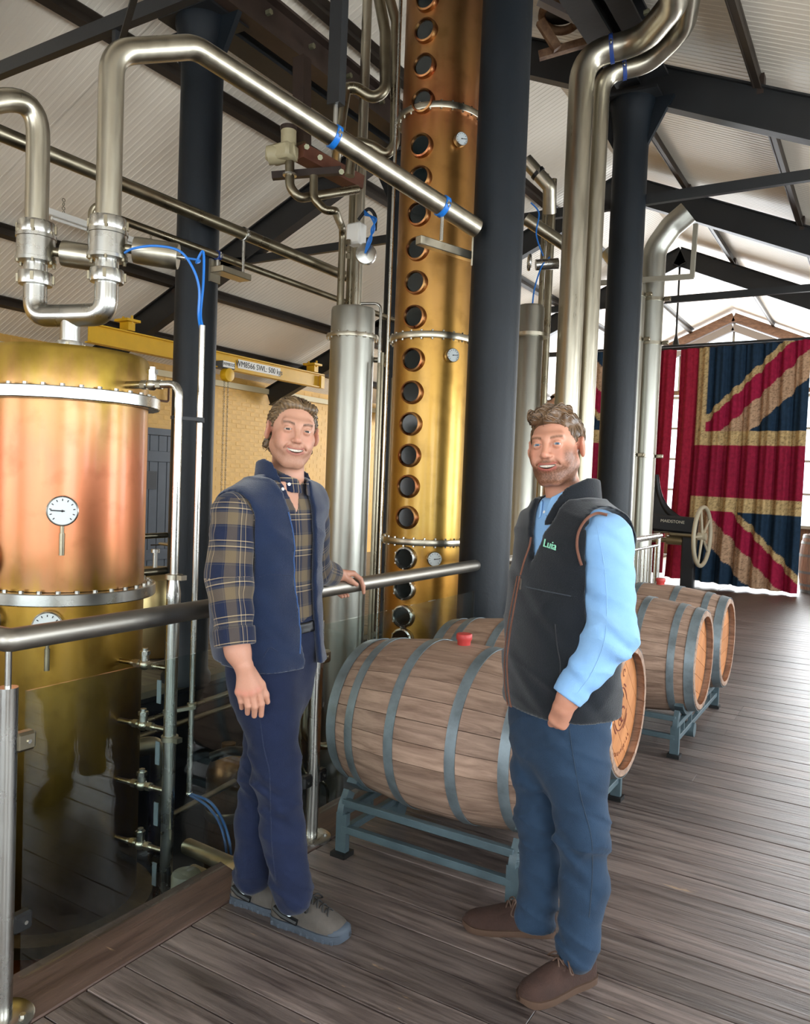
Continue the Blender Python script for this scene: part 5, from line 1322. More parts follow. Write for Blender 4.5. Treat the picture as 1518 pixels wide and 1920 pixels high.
def build_head(parent, c, R, neck_end, skin, lip, stub, brow, iris, jaw=1.0, smile=1.0, stubble=.5, chest=None, squint=.004, extra=None):
    """head, neck and face as one skin; returns field in world space"""
    ne = (V3(neck_end)-c)@R
    ff = face_field(ne, jaw, smile, None if chest is None else (V3(chest)-c)@R, squint)
    fw = (lambda P: ff((P-c)@R)) if extra is None else (lambda P: smin(ff((P-c)@R), extra(P), .02))
    rng = np.random.default_rng(5)
    def col(V):
        q = (V-c)@R; a = np.abs(q[:, 0]); n = len(q); C = np.tile(skin, (n, 1))
        def g(cx_, cy_, cz_, rx_, ry_, rz_): return np.exp(-(((a-cx_)/rx_)**2+((q[:, 1]-cy_)/ry_)**2+((q[:, 2]-cz_)/rz_)**2))
        red = g(.045, .06, -.03, .022, .04, .022)*.5+g(0, .11, -.034, .014, .02, .012)*.5+g(.08, -.01, -.01, .014, .03, .035)*.5
        C = C*(1-red[:, None]*np.array([-.02, .28, .3]))
        jawm = np.clip((-.045-q[:, 2])/.03, 0, 1)*np.clip((q[:, 1]+.03)/.03, 0, 1)*np.clip((q[:, 2]+.135)/.02, 0, 1)
        jawm = np.maximum(jawm, np.exp(-((q[:, 2]+.053)/.007)**2)*np.exp(-(a/.03)**2)*(q[:, 1] > .07))
        side = np.clip((a-.045)/.012, 0, 1)*np.clip((q[:, 1]-.0)/.02, 0, 1)*np.clip((.0-q[:, 2])/.03, 0, 1); jawm = np.maximum(jawm, side*.8)*np.clip((q[:, 1]+.02)/.02, 0, 1)
        nz = .75+.5*rng.random(n); k = np.clip(jawm*stubble*nz, 0, 1)[:, None]; C = C*(1-k)+stub*k
        zc = -.068+smile*7.0*a*a
        lm = (np.exp(-((q[:, 2]-zc-.0055)/.0045)**2)+np.exp(-((q[:, 2]-zc+.0085)/.0055)**2))*(q[:, 1] > .08)*np.clip((.032-a)/.004, 0, 1); lm = np.clip(lm, 0, 1)[:, None]*.85; C = C*(1-lm)+lip*lm
        t = (a-.014)/.036; bz = .0195+.0045*np.sin(np.clip(t, 0, 1)*2.3)
        bm_ = np.exp(-((q[:, 2]-bz)/.0042)**2)*((t > 0) & (t < 1))*(q[:, 1] > .055); bm_ = (np.clip(bm_, 0, 1)*.95*(.7+.5*rng.random(n)))[:, None]; bm_ = np.clip(bm_, 0, 1); C = C*(1-bm_)+brow*bm_
        slot = (np.abs(q[:, 2]-zc) < .0045) & (a < .028) & (q[:, 1] > .07) & (q[:, 1] < .091); C[slot] = np.array([.06, .02, .02])
        return C
    w_ = np.abs(R)@np.array([.1, .13, .16]); lo = c-w_; hi = c+w_
    ne_w = V3(neck_end); lo = np.minimum(lo, ne_w-.075); hi = np.maximum(hi, ne_w+.06)
    if extra is not None: lo = np.minimum(lo, ne_w-.13); hi = np.maximum(hi, ne_w+.13)
    ho = grow('body', fw, lo, hi, .0028, SKIN, parent, col)
    for sg in (-1, 1):
        ec = Vector(c+R@np.array([sg*.0325, .0785, .0005])); fd = Vector(R@np.array([-.12*0, 1, 0])).normalized()
        look = (CAM-ec).normalized()*.8+fd*.2; look.normalize()
        e = obj('eye', MB().ball(ec, .0122, 20), EYEW, ho)
        obj('iris', MB().lathe([(.0070, -.0016), (.0062, .0006), (.001, .0010)], ec+look*.0111, look, 20), iris, e)
        obj('pupil', MB().disc(ec+look*.0122, look, .0025, .0006, 16), INK, e)
    # teeth as a bowed strip behind the lips
    T_ = MB(); n_ = 12; top = []; 
    for i in range(n_):
        x0 = -.0275+.055*i/n_; x1 = x0+.0045; xm = (x0+x1)/2; zc = -.0645+smile*6.5*xm*xm
        cc = Vector(c+R@np.array([xm, (.0885-9.5*xm*xm), zc-.0020])); T_.box(cc, (.0044, .004, .0085), Matrix(R.tolist()), .0009)
    obj('teeth', T_, TOOTH, ho)
    return fw, ff, ho
def hair(parent, c, R, field, lo, hi, base, light, strand, h=.0032):
    rng = np.random.default_rng(11)
    def col(V):
        q = (V-c)@R; k = strand(q); k = (k-k.min())/(np.ptp(k)+1e-6); C = base*(1-k[:, None])+light*k[:, None]; return C*(.85+.3*rng.random((len(V), 1)))
    return grow('hair', lambda P: field((P-c)@R), lo, hi, h, HAIRM, parent, col)
def strands(parent, ho, c, R, flow, n, L, r, base, light, seed, keep):
    """loose locks lying on the hair surface"""
    me = ho.data; N_ = len(me.vertices); co = np.empty(N_*3, f32); no = np.empty(N_*3, f32); me.vertices.foreach_get('co', co); me.vertices.foreach_get('normal', no)
    co = co.reshape(-1, 3).astype(float); no = no.reshape(-1, 3).astype(float); q = (co-c)@R; nq = no@R
    rng = np.random.default_rng(seed); ok = np.flatnonzero(keep(q, nq)); pick = rng.choice(ok, min(n, len(ok)), replace=False)
    m = MB(); cols = []
    for i in pick:
        p = q[i].copy(); nn = nq[i].copy(); d = flow(p)+rng.normal(0, .22, 3); pts = []; Ls = L*(.6+.8*rng.random())
        for k in range(6):
            pts.append(Vector(c+R@(p+nn*(.0005+.0012*math.sin(k/5*PI)))))
            d = d-nn*(d@nn); d /= np.linalg.norm(d)+1e-9; p = p+d*Ls/5
            j = np.argmin(((q[ok]-p)**2).sum(1)) if k < 5 else 0; nn = nq[ok[j]]; p = p+nn*((q[ok[j]]-p)@nn)*.9
        n0_ = len(m.v); m.tube(pts, [r*.5, r, r, r*.9, r*.6, r*.2], 4, True); t = rng.random(); cc = base*(1-t)+light*t; cols += [cc]*(len(m.v)-n0_)
    o = obj('hair_strands', m, HAIRM, ho, 60, kind='stuff')
    a = o.data.color_attributes.new('Col', 'FLOAT_COLOR', 'POINT'); a.data.foreach_set('color', np.hstack([np.array(cols), np.ones((len(cols), 1))]).astype(f32).ravel())
    return o
def plaid_mat():
    m = bpy.data.materials.new('navy and taupe plaid flannel'); m.use_nodes = True; nt = m.node_tree; N = nt.nodes; Lk = nt.links; b = N['Principled BSDF']
    a = N.new('ShaderNodeAttribute'); a.attribute_name = 'cloth'; sp = N.new('ShaderNodeSeparateXYZ'); Lk.new(a.outputs['Vector'], sp.inputs[0])
    outs = []
    for ax_, per, off in ((0, .120, .0), (1, .105, .3)):
        d = N.new('ShaderNodeMath'); d.operation = 'MULTIPLY_ADD'; d.inputs[1].default_value = 1/per; d.inputs[2].default_value = off+10; Lk.new(sp.outputs[ax_], d.inputs[0])
        fr_ = N.new('ShaderNodeMath'); fr_.operation = 'FRACT'; Lk.new(d.outputs[0], fr_.inputs[0])
        cr = N.new('ShaderNodeValToRGB'); cr.color_ramp.interpolation = 'CONSTANT'; e = cr.color_ramp.elements
        nav, tau, crm, mid = S('#151d35'), S('#665843'), S('#ac9878'), S('#3a3a40')
        rows_ = [(0, tau), (.31, nav), (.34, mid), (.37, nav), (.72, crm), (.745, nav), (.79, mid), (.87, crm), (.895, nav), (.94, mid)]
        e[0].position = 0; e[0].color = rows_[0][1]; e[1].position = rows_[1][0]; e[1].color = rows_[1][1]
        for p_, c_ in rows_[2:]: q_ = e.new(p_); q_.color = c_
        Lk.new(fr_.outputs[0], cr.inputs[0]); outs.append(cr.outputs[0])
    mx = N.new('ShaderNodeMix'); mx.data_type = 'RGBA'; mx.inputs[0].default_value = .42; Lk.new(outs[0], mx.inputs[6]); Lk.new(outs[1], mx.inputs[7]); Lk.new(mx.outputs[2], b.inputs['Base Color'])
    b.inputs['Roughness'].default_value = .85; b.inputs['Specular IOR Level'].default_value = .2; b.inputs['Sheen Weight'].default_value = .15
    tc = N.new('ShaderNodeTexCoord'); n2 = N.new('ShaderNodeTexNoise'); n2.inputs['Scale'].default_value = 240; Lk.new(tc.outputs['Object'], n2.inputs['Vector'])
    bp = N.new('ShaderNodeBump'); bp.inputs['Strength'].default_value = .2; bp.inputs['Distance'].default_value = .002; Lk.new(n2.outputs['Fac'], bp.inputs['Height']); Lk.new(bp.outputs[0], b.inputs['Normal'])
    MATS['plaid'] = m; return m
PLAID = plaid_mat()
def bone_uv(bones):
    """cloth coordinates along and around a chain of bones"""
    B = [V3(b) for b in bones]
    def uv(V):
        best = np.full(len(V), 1e9); out = np.zeros((len(V), 2)); L0 = 0
        for i in range(len(B)-1):
            ba = B[i+1]-B[i]; L = np.linalg.norm(ba); d_ = ba/L; t = (V-B[i])@d_; tc_ = np.clip(t, 0 if i else -9, L if i < len(B)-2 else 9); q = V-B[i]-tc_[:, None]*d_; r = np.linalg.norm(q, axis=1)
            ref = W_A-d_*(W_A@d_); ref /= np.linalg.norm(ref); o2 = np.cross(d_, ref)
            ang = np.arctan2(q@o2, q@ref); m = r < best; best[m] = r[m]; out[m, 0] = L0+t[m]; out[m, 1] = ang[m]*.07; L0 += L
        return out
    return uv
def wr(P, amp, k, ph=0): 
    return amp*(np.sin(P@np.array(k)+ph+1.3*np.sin(P@np.array((31., 17, 23)))))
def crease(P, amp, k, ph=0):
    return -amp*(1-np.abs(np.sin(P@np.array(k)+ph+1.1*np.sin(P@np.array((13., 9, 11))))))**3
def bounds(*pts, pad=.12):
    A = np.array([V3(p) for p in pts]); return A.min(0)-pad, A.max(0)+pad
def tbounds(c, z0, z1, r=.29):
    c = V3(c); return np.array([c[0]-r, c[1]-r, z0-.03]), np.array([c[0]+r, c[1]+r, z1+.03])
# ---- shoes as lofted shells on the floor
def shoe(parent, heel, toe, name, upper_m, sole_m, hi_top=.11, wdt=.05, sole_h=.03, lug=False, laces=None, instep=.092, lt=(.44, .50, .56, .62)):
    heel = Vector(heel); toe = Vector(toe); heel.z = toe.z = 0; x = (toe-heel); L = x.length; x.normalize(); y = Vector((0, 0, 1)).cross(x)
    def wd(t): return wdt*np.interp(t, [0, .04, .15, .35, .55, .72, .86, .95, 1], [.30, .56, .72, .72, .88, 1.0, .88, .58, .12])
    def ht(t): return np.interp(t, [0, .05, .2, .38, .55, .75, .9, .97, 1], [hi_top*.8, hi_top, hi_top*1.06, hi_top*.98, instep, instep*.74, .058, .045, .03])
    def P(t, a, z): return heel+x*(t*L)+y*a+Vector((0, 0, z))
    ts = [0, .02, .05, .1, .18, .28, .38, .48, .58, .68, .78, .86, .92, .96, .985, 1]
    R = []
    for t in ts:
        w_, h_ = wd(t), ht(t); ring = []
        for j in range(17):
            a = PI*j/16; ca, sa = math.cos(a), math.sin(a); n_ = 2.6 if t > .5 else 2.2
            ring.append(P(t, w_*np.sign(ca)*abs(ca)**(2/n_)*(1 if t > .45 else 1-.25*sa), sole_h*.6+(h_-sole_h*.6)*abs(sa)**(2/n_)))
        R.append(ring)
    sh = obj(name, MB().rings(R), upper_m, parent, 60)
    R = []
    for t in ts:
        w_ = wd(t)*1.07+.003; z1 = sole_h*(1 if t < .9 else 1+.25*(t-.9)/.1); z0 = .0 if t < .93 else .012*(t-.93)/.07
        R.append([P(t, w_, z1), P(t, w_*1.02, (z0+z1)/2), P(t, w_*.97, z0), P(t, -w_*.97, z0), P(t, -w_*1.02, (z0+z1)/2), P(t, -w_, z1)])
    obj('sole', MB().rings(R), sole_m, sh, 40)
    if lug:
        for k in range(9):
            t = .06+.1*k
            for sg in (-1, 1): obj('lug', MB().box(P(t, sg*wd(t)*1.03, .008), (.012, .014, .016), Matrix(((x.x, y.x, 0), (x.y, y.y, 0), (0, 0, 1))), .002), sole_m, sh, None)
    if laces:
        m = MB()
        for k, t in enumerate(lt[:laces]):
            z = ht(t)+.004; a = wd(t)*.42
            m.tube(spline([P(t-.02, -a, z-.012), P(t, -a*.3, z+.002), P(t+.02, a*.3, z+.002), P(t+.04, a, z-.016)], 4), .0028, 6)
            m.tube(spline([P(t+.04, -a, z-.016), P(t+.02, -a*.3, z+.002), P(t, a*.3, z+.003), P(t-.02, a, z-.012)], 4), .0028, 6)
        t = lt[0]-.01; z = ht(t)+.004
        for sg in (-1, 1): m.tube(spline([P(t, 0, z), P(t+.03, sg*.03, z+.0), P(t+.06, sg*.052, z-.02), P(t+.02, sg*.05, z-.025), P(t, sg*.008, z-.001)], 5), .0026, 6)
        obj('laces', m, laces_m(upper_m), sh)
    return sh, P, wd, ht
def laces_m(u): return MATS.get('laces '+u.name) or mat('laces '+u.name, '#151515' if 'grey' in u.name else '#4d382c', .7)

# ------------------------------------------------------------------ MAN IN PLAID SHIRT (by the rail)
LD = 2.68
def JL(px, py, dw=0): return at(px, py, depth=LD-dw)
man = thing('person', 'man in navy fleece gilet over plaid shirt with one hand on the rail', 'person', (-1.76, 2.12, 0))
hc = V3(JL(549, 808, .0)); Rh = frame3(math.radians(19), math.radians(6), math.radians(2))
skinL = np.array(S('#b98a73')[:3])
def hairL(q):
    a = np.abs(q[:, 0]); th = np.arctan2(q[:, 0]-.006, q[:, 2]+.02)
    gro = .0012*np.sin(th*58+3*np.sin(q[:, 1]*30))+.0010*np.sin(th*23+1)
    d = ell(q, (0, -.032, .026), (.0845, .103, .0925))+gro
    d = smin(d, ell(q, (-.014, .03, .086), (.044, .034, .022))+gro, .02)
    d = smin(d, ell(q, (.038, .024, .078), (.032, .036, .022))+gro, .015)
    d = smin(d, ell(q, (0, -.092, -.055), (.062, .028, .05))+gro, .03)
    d = smin(d, ell(np.stack([a, q[:, 1], q[:, 2]], 1), (.074, -.052, -.055), (.012, .02, .018))+gro, .012)
    d = smax(d, -ell(q, (.010, .05, .112), (.003, .06, .02)), .006)
    # hairline: forehead, temples, round the ear, nape
    line = np.interp(a, [0, .03, .05, .062, .072, .085], [.070, .068, .054, .034, .012, .002])
    lim = np.where(q[:, 1] > .012, line, np.interp(q[:, 1], [-.13, -.06, -.04, -.03, -.012, .012], [-.10, -.09, -.07, -.01, .026, .004]))
    return smax(d, (lim-q[:, 2])*.75, .008)
w_ = np.array([.12, .14, .14])
hairfL = hair(man, hc, Rh, hairL, hc-.16, hc+.16, np.array(S('#33261a')[:3]), np.array(S('#785f40')[:3]), lambda q: np.sin(np.arctan2(q[:, 0]-.006, q[:, 2]+.02)*58+3*np.sin(q[:, 1]*30))+1.2*np.clip(q[:, 2]*8, 0, 1)-(q[:, 0] > .02)*1.0)
strands(man, hairfL, hc, Rh, lambda p: np.array([.25*np.sign(p[0]-.008), -1., .12 if p[1] > .03 else -.25]), 700, .06, .0014, np.array(S('#2c2016')[:3]), np.array(S('#8a7150')[:3]), 2, lambda q, n: n[:, 2] > -.6)
# torso axes: he faces along the hall's width
fx = np.array((1.0, -.06, 0)); fx /= np.linalg.norm(fx); lx = np.array((-fx[1], fx[0], 0))   # lx: towards his left
def secL(py, px, a, b, dw=0): p = JL(px, py, dw); return (p.z, p.x, p.y, a, b)
def tabify(rows_): return sorted(rows_)
tT0 = [secL(1262, 508, .182, .142)]
tT = tabify([secL(1200, 506, .174, .134), secL(1180, 505, .174, .132), secL(1080, 502, .18, .126), secL(1000, 506, .19, .124), secL(950, 508, .185, .115), secL(925, 512, .145, .095), secL(900, 522, .085, .075)])
shoL = [JL(437, 962, .17), JL(585, 945, -.17)]
armR = [JL(437, 965, .175), JL(430, 1085, .20), JL(440, 1190, .235)]
elbL = Vector((-1.95, 2.52, 1.18)); wrL = at(628, 1079, X=-2.0)
armL = [JL(583, 950, -.17), elbL, elbL.lerp(wrL, .8)]
def bodyL(P): 
    d = loft(P, tT, lx, fx, 2.3)
    return d
zV = JL(566, 960).z
def vneck(P):
    q = P-V3(JL(508, 945)); u = q@lx; v = q@fx
    return np.maximum(np.abs(u-.006)-.42*(P[:, 2]-zV), np.maximum(.02-v, P[:, 2]-zV-.16))
headL, ffL, hoL = build_head(man, hc, Rh, JL(536, 935, -.03), skinL, np.array(S('#96594f')[:3]), np.array(S('#7a533d')[:3]), np.array(S('#45301f')[:3]), mat('hazel iris', '#2e261b', .55), 1.0, 1.15, .42, None, .0027, lambda P: np.maximum(bodyL(P)+.004, vneck(P)-.02))
def shirtL(P):
    d = smin(bodyL(P), chain(P, [JL(508, 945, .0), shoL[0]], [.07, .07]), .04)
    d = smin(d, cap(P, JL(508, 945, 0), shoL[1], .07, .065), .04)
    d = smax(d, -np.maximum(vneck(P), -(bodyL(P)+.016)), .004)
    return d
def sleeveR(P):
    d = chain(P, armR, [.070, .071, .060], .03); a = V3(armR[2]); ax_ = V3(armR[2])-V3(armR[1]); ax_ /= np.linalg.norm(ax_)
    d = smin(d, cap(P, a-ax_*.004, a+ax_*.028, .058, .056), .006)+wr(P, .0022, (20, 14, 62))+wr(P, .0015, (60, -30, 40), 2)
    d = np.maximum(d, (P-a)@ax_-.034)
    return d
def sleeveLf(P):
    d = chain(P, armL, [.066, .062, .05], .03)+wr(P, .0022, (40, 30, 50)); a = V3(armL[2]); ax_ = V3(armL[2])-V3(armL[1]); ax_ /= np.linalg.norm(ax_)
    return np.maximum(d, (P-a)@ax_-.03)
def torso_uv(V): 
    return np.stack([V[:, 2], V@lx], 1)
lo, hi = tbounds(JL(506, 1050), JL(506, 1215).z, JL(506, 885).z)
sh = grow('shirt', shirtL, lo, hi, .0075, PLAID, man, None, torso_uv)
lo, hi = bounds(*armR, pad=.11); grow('sleeve', sleeveR, lo, hi, .006, PLAID, sh, None, bone_uv(armR))
lo, hi = bounds(*armL, pad=.10); grow('sleeve', sleeveLf, lo, hi, .007, PLAID, sh, None, bone_uv(armL))
cuf = V3(armR[2]); ax_ = V3(armR[2])-V3(armR[1]); ax_ /= np.linalg.norm(ax_)
def cuffR(P):
    d = cap(P, cuf-ax_*.012, cuf+ax_*.03, .066, .064)+wr(P, .0015, (60, 40, 20)); t = (P-cuf)@ax_
    return np.maximum(d, np.maximum(-.022-t, t-.034))
lo, hi = bounds(cuf, pad=.1); grow('cuff', cuffR, lo, hi, .005, PLAID, sh, None, bone_uv([Vector(cuf-ax_*.3), Vector(cuf+ax_*.1)]))
# shirt collar: two points folded over
nb_ = V3(JL(537, 912, -.01)); axn = (hc+Rh@np.array([0, -.03, -.07]))-nb_; axn /= np.linalg.norm(axn)
def collar_field(c0, ax0, ra, rb, z0, z1, th, gap, flare=.35, face=fx, lat=lx):
    def f(P):
        q = P-c0; z = q@ax0; u = q@lat; v = q@face; r = np.sqrt((u/ra)**2+(v/rb)**2); R0 = 1+flare*(z1-z)/(z1-z0)*.35
        d = np.abs((r-R0)*min(ra, rb))-th; d = smax(d, np.maximum(z0-z-.02*np.clip(v/rb, 0, 1), z-z1+.035*np.clip(v/rb, 0, 1)), .004)
        return smax(d, np.where(v > 0, gap(z)-np.abs(u), -1.), .004)
    return f
cfl = collar_field(nb_, axn, .064, .068, -.015, .05, .0035, lambda z: .012+.3*np.clip(z+.02, 0, 1), .5)
lo, hi = bounds(nb_, pad=.13); grow('collar', cfl, lo, hi, .004, PLAID, sh, None, lambda V: np.stack([V[:, 2], (V@lx)], 1))
for px, py in ((542, 908), (530, 917)):
    p, n = hit(lambda P: np.minimum(cfl(P), shirtL(P)), px, py); obj('button', MB().disc(p, n, .0055, .003, 12), WHITE, sh)
# gilet
NAVY = cloth('navy fleece', '#14233f', '#101d36', .9, 420, .5, .35)
def giletout(P):
    d = loft(P, [(z, x, y, a+.026, b+.026) for z, x, y, a, b in tabify(tT0+tT)], lx, fx, 2.25)
    d = smin(d, cap(P, JL(508, 940, 0), JL(447, 952, .14), .083, .075), .05); d = smin(d, cap(P, JL(510, 940, 0), JL(578, 940, -.14), .08, .072), .05)
    d = smin(d, cap(P, JL(430, 1180, .02), JL(445, 1020, .0), .05, .05), .06)
    return d+crease(P, .004, (5, 7, 15), .4)+wr(P, .002, (18, 20, 24))+wr(P, .0018, (30, -22, 48), 1.)
def gapL(P):
    c_ = V3(JL(508, 1080)); u = (P-c_)@lx; v = (P-c_)@fx; z = P[:, 2]
    ur = np.interp(z, [.9, 1.05, 1.25, 1.42, 1.52, 1.6], [-.01, -.018, -.034, -.042, -.068, -.08]); ul = .076
    return np.where(v > .02, np.abs(u-(ur+ul)/2)-(ul-ur)/2, 1.)
hemz = JL(480, 1230).z
def giletL(P):
    d = giletout(P)
    d = smax(d, -(loft(P, tabify(tT0+tT), lx, fx, 2.3)-.004), .004)
    d = smax(d, -gapL(P), .006)
    d = np.maximum(d, hemz-.012*np.clip((P-V3(JL(508, 1080)))@fx/.12, -1, 1)-P[:, 2])
    for A, r in ((armR, .074), (armL, .07)):
        d = smax(d, -(cap(P, A[0]+Vector((0, 0, .0)), A[1], r, r)), .006)
    d = smax(d, -(cap(P, Vector(nb_), Vector(nb_+axn*.2), .062, .075)), .01)
    return d
lo, hi = tbounds(JL(506, 1050), JL(506, 1260).z, JL(506, 880).z, .31); gil = grow('gilet', giletL, lo, hi, .0065, NAVY, man)
gc = collar_field(nb_-axn*.004-fx*.016, axn, .086, .084, -.03, .078, .009, lambda z: .070+.2*np.clip(z+.03, 0, 1), .35)
lo, hi = bounds(nb_, pad=.15); grow('gilet_collar', gc, lo, hi, .0045, NAVY, gil)
SEAMN = cloth('navy stitched seam', '#101d38', None, .9); ZIPB = cloth('light blue zip tape', '#2c4a78', None, .7)
try:
    seam('zip_edge', giletL, [(540, 960), (549, 1000), (555, 1060), (560, 1120), (563, 1180), (562, 1226)], .0022, ZIPB, gil, .001)
    seam('pocket_seam', giletL, [(487, 1082), (505, 1077), (545, 1080)], .0018, SEAMN, gil)
    seam('pocket_seam', giletL, [(493, 1233), (505, 1215), (520, 1222)], .0018, SEAMN, gil)
except Exception as ex: print('seam', ex)
# hanging right hand
handP = dict(w=JL(452, 1238, .255), f0=JL(438, 1195, .235))
def handRf(P):
    k = .007
    d = chain(P, [JL(438, 1190, .235), JL(446, 1222, .245), JL(455, 1246, .252)], [.043, .037, .029], .02)
    for (m, r0, r1) in ((JL(484, 1293, .240), .019, .0125), (JL(472, 1299, .252), .019, .0128), (JL(459, 1301, .256), .018, .0122), (JL(447, 1297, .254), .017, .0115)):
        d = smin(d, cap(P, JL(458, 1250, .250), m, r0, r1), .016)
    fing = [([JL(484, 1293, .240), JL(490, 1320, .236), JL(489.5, 1341, .218)], (.0118, .0102, .0085)), ([JL(472, 1299, .252), JL(477.5, 1325, .248), JL(476.5, 1342, .228)], (.012, .0104, .0086)),
            ([JL(459, 1301, .256), JL(464.5, 1323, .250), JL(464, 1337, .228)], (.0115, .01, .0084)), ([JL(447, 1297, .254), JL(452, 1315, .248), JL(453, 1327, .228)], (.0105, .009, .0078))]
    g = None
    for pts, rs in fing:
        e = chain(P, pts, rs, .004); g = e if g is None else np.minimum(g, e)
    d = smin(d, g, .006)
    th = chain(P, [JL(470, 1258, .232), JL(489, 1284, .222), JL(497, 1303, .214), JL(501, 1316, .208)], [.017, .0135, .0115, .009], .008)
    return smin(d, th, .010)
rngh = np.random.default_rng(4)
def skincol(base, kn=()):
    def c_(V):
        C = np.tile(base, (len(V), 1)); 
        for p in kn:
            g = np.exp(-(np.linalg.norm(V-V3(p), axis=1)/.011)**2)[:, None]; C = C*(1-g*np.array([.0, .22, .22]))
        return C*(.97+.05*rngh.random((len(V), 1)))
    return c_
lo, hi = bounds(JL(430, 1185, .24), JL(505, 1350, .20), pad=.055)
hr = grow('hand', handRf, lo, hi, .0026, SKIN, hoL, skincol(skinL*np.array([.97, .92, .92]), [JL(484, 1293, .25), JL(472, 1299, .262), JL(459, 1301, .266), JL(447, 1297, .264)]))
NAIL = mat('fingernail', '#dcb3a4', .3)
# left hand on the rail: palm over the tube, fingers closing round it
RC = lambda y: Vector((XR, y, rt))
y_h = at(650, 1085, X=XR).y
def handLf(P):
    w0 = armL[2]+(wrL-armL[2])*.2
    wv = Vector((XR+.005, y_h-.075, rt+.058))
    d = chain(P, [armL[2]-(wrL-armL[2]).normalized()*.05, wv], [.036, .028], .02)
    mc = [Vector((XR-.012, y_h+.012-.024*k, rt+.056-.002*k)) for k in range(4)]; mc[0] = Vector((XR+.014, y_h+.03, rt+.055)); mc[1] = Vector((XR-.006, y_h+.018, rt+.056)); mc[2] = Vector((XR-.02, y_h-.004, rt+.054)); mc[3] = Vector((XR-.03, y_h-.026, rt+.048))
    for m in mc: d = smin(d, cap(P, wv, m, .02, .0125), .016)
    g = None
    for i, m in enumerate(mc):
        if i == 0: pts = [m, Vector((XR+.036, y_h+.055, rt+.03)), Vector((XR+.045, y_h+.066, rt-.004)), Vector((XR+.046, y_h+.07, rt-.032))]; rs = (.0122, .0108, .0098, .0082)
        else:
            yy = m.y+.006; pts = [m, Vector((XR-.044, yy, rt+.018)), Vector((XR-.036, yy-.002, rt-.03)), Vector((XR-.006, yy-.004, rt-.046))]; rs = (.0122, .0105, .0098, .0085)
        e = chain(P, pts, rs, .004); g = e if g is None else np.minimum(g, e)
    d = smin(d, g, .006)
    th = chain(P, [wv+Vector((.006, .02, -.006)), Vector((XR+.034, y_h-.022, rt+.03)), Vector((XR+.045, y_h+.012, rt+.01))], [.017, .0135, .010], .008)
    return smin(d, th, .01)
lo, hi = bounds(Vector(armL[2]), Vector((XR, y_h+.1, rt)), pad=.09)
grow('hand', handLf, lo, hi, .003, SKIN, hoL, skincol(skinL*np.array([.92, .85, .83])))
# trousers
TRL = cloth('dark navy cotton trousers', '#131d38', '#0f1830', .8, 300, .3, .1)
hipR, hipL_ = JL(500, 1225, .075), JL(520, 1225, -.075)
knR, knL = JL(518, 1440, .075), JL(492, 1440, -.05)
akR, akL = JL(550, 1678, .04), JL(474, 1640, -.06)
def trousL(P):
    d = loft(P, tabify([secL(1370, 510, .07, .06), secL(1310, 508, .145, .115), secL(1250, 510, .168, .128), secL(1190, 512, .168, .127), secL(1150, 511, .164, .120)]), lx, fx, 2.3)
    a = chain(P, [hipR, JL(505, 1330, .085), knR, JL(530, 1560, .05), akR], [.098, .094, .076, .070, .066], .03)
    b = chain(P, [hipL_, JL(512, 1330, -.07), knL, JL(478, 1540, -.06), akL], [.095, .09, .073, .066, .064], .03)
    legs = smin(a, b, .012); d = smin(d, legs, .04)
    z = P[:, 2]; kz = np.exp(-((z-.52)/.12)**2); hz_ = np.exp(-((z-.16)/.10)**2)
    d = d+(kz+.7*hz_+.18)*wr(P, .0042, (24, 30, 62))+(.4+hz_)*wr(P, .0018, (55, -40, 38), 1.)+(kz+hz_+.1)*crease(P, .006, (9, 16, 34))+(.35+kz)*crease(P, .005, (-14, 10, 27), 1.)
    d = np.maximum(d, V3(akR)[2]-.05-z+.12*((P-V3(akR))@fx))
    return d
lo, hi = tbounds(JL(510, 1400), JL(510, 1720).z, JL(510, 1150).z, .32); tl = grow('trousers', trousL, lo, hi, .0065, TRL, man)
try: seam('side_seam', trousL, [(487, 1345), (494, 1400), (505, 1450), (507, 1520), (510, 1590), (517, 1650)], .0016, SEAMN, tl)
except Exception as ex: print(ex)
bz0, bz1 = JL(560, 1182).z, JL(560, 1160).z
def beltf(P):
    d = np.abs(loft(P, tabify([secL(1320, 506, .145, .113), secL(1250, 510, .168, .128), secL(1190, 512, .168, .127), secL(1120, 511, .164, .120)]), lx, fx, 2.3)-.002)-.004
    return np.maximum(d, np.maximum(bz0-P[:, 2], P[:, 2]-bz1))
lo, hi = bounds(JL(512, 1170), pad=.24); lo[2] = bz0-.02; hi[2] = bz1+.02; grow('belt', beltf, lo, hi, .006, mat('black leather belt', '#0d0d0f', .4), tl)
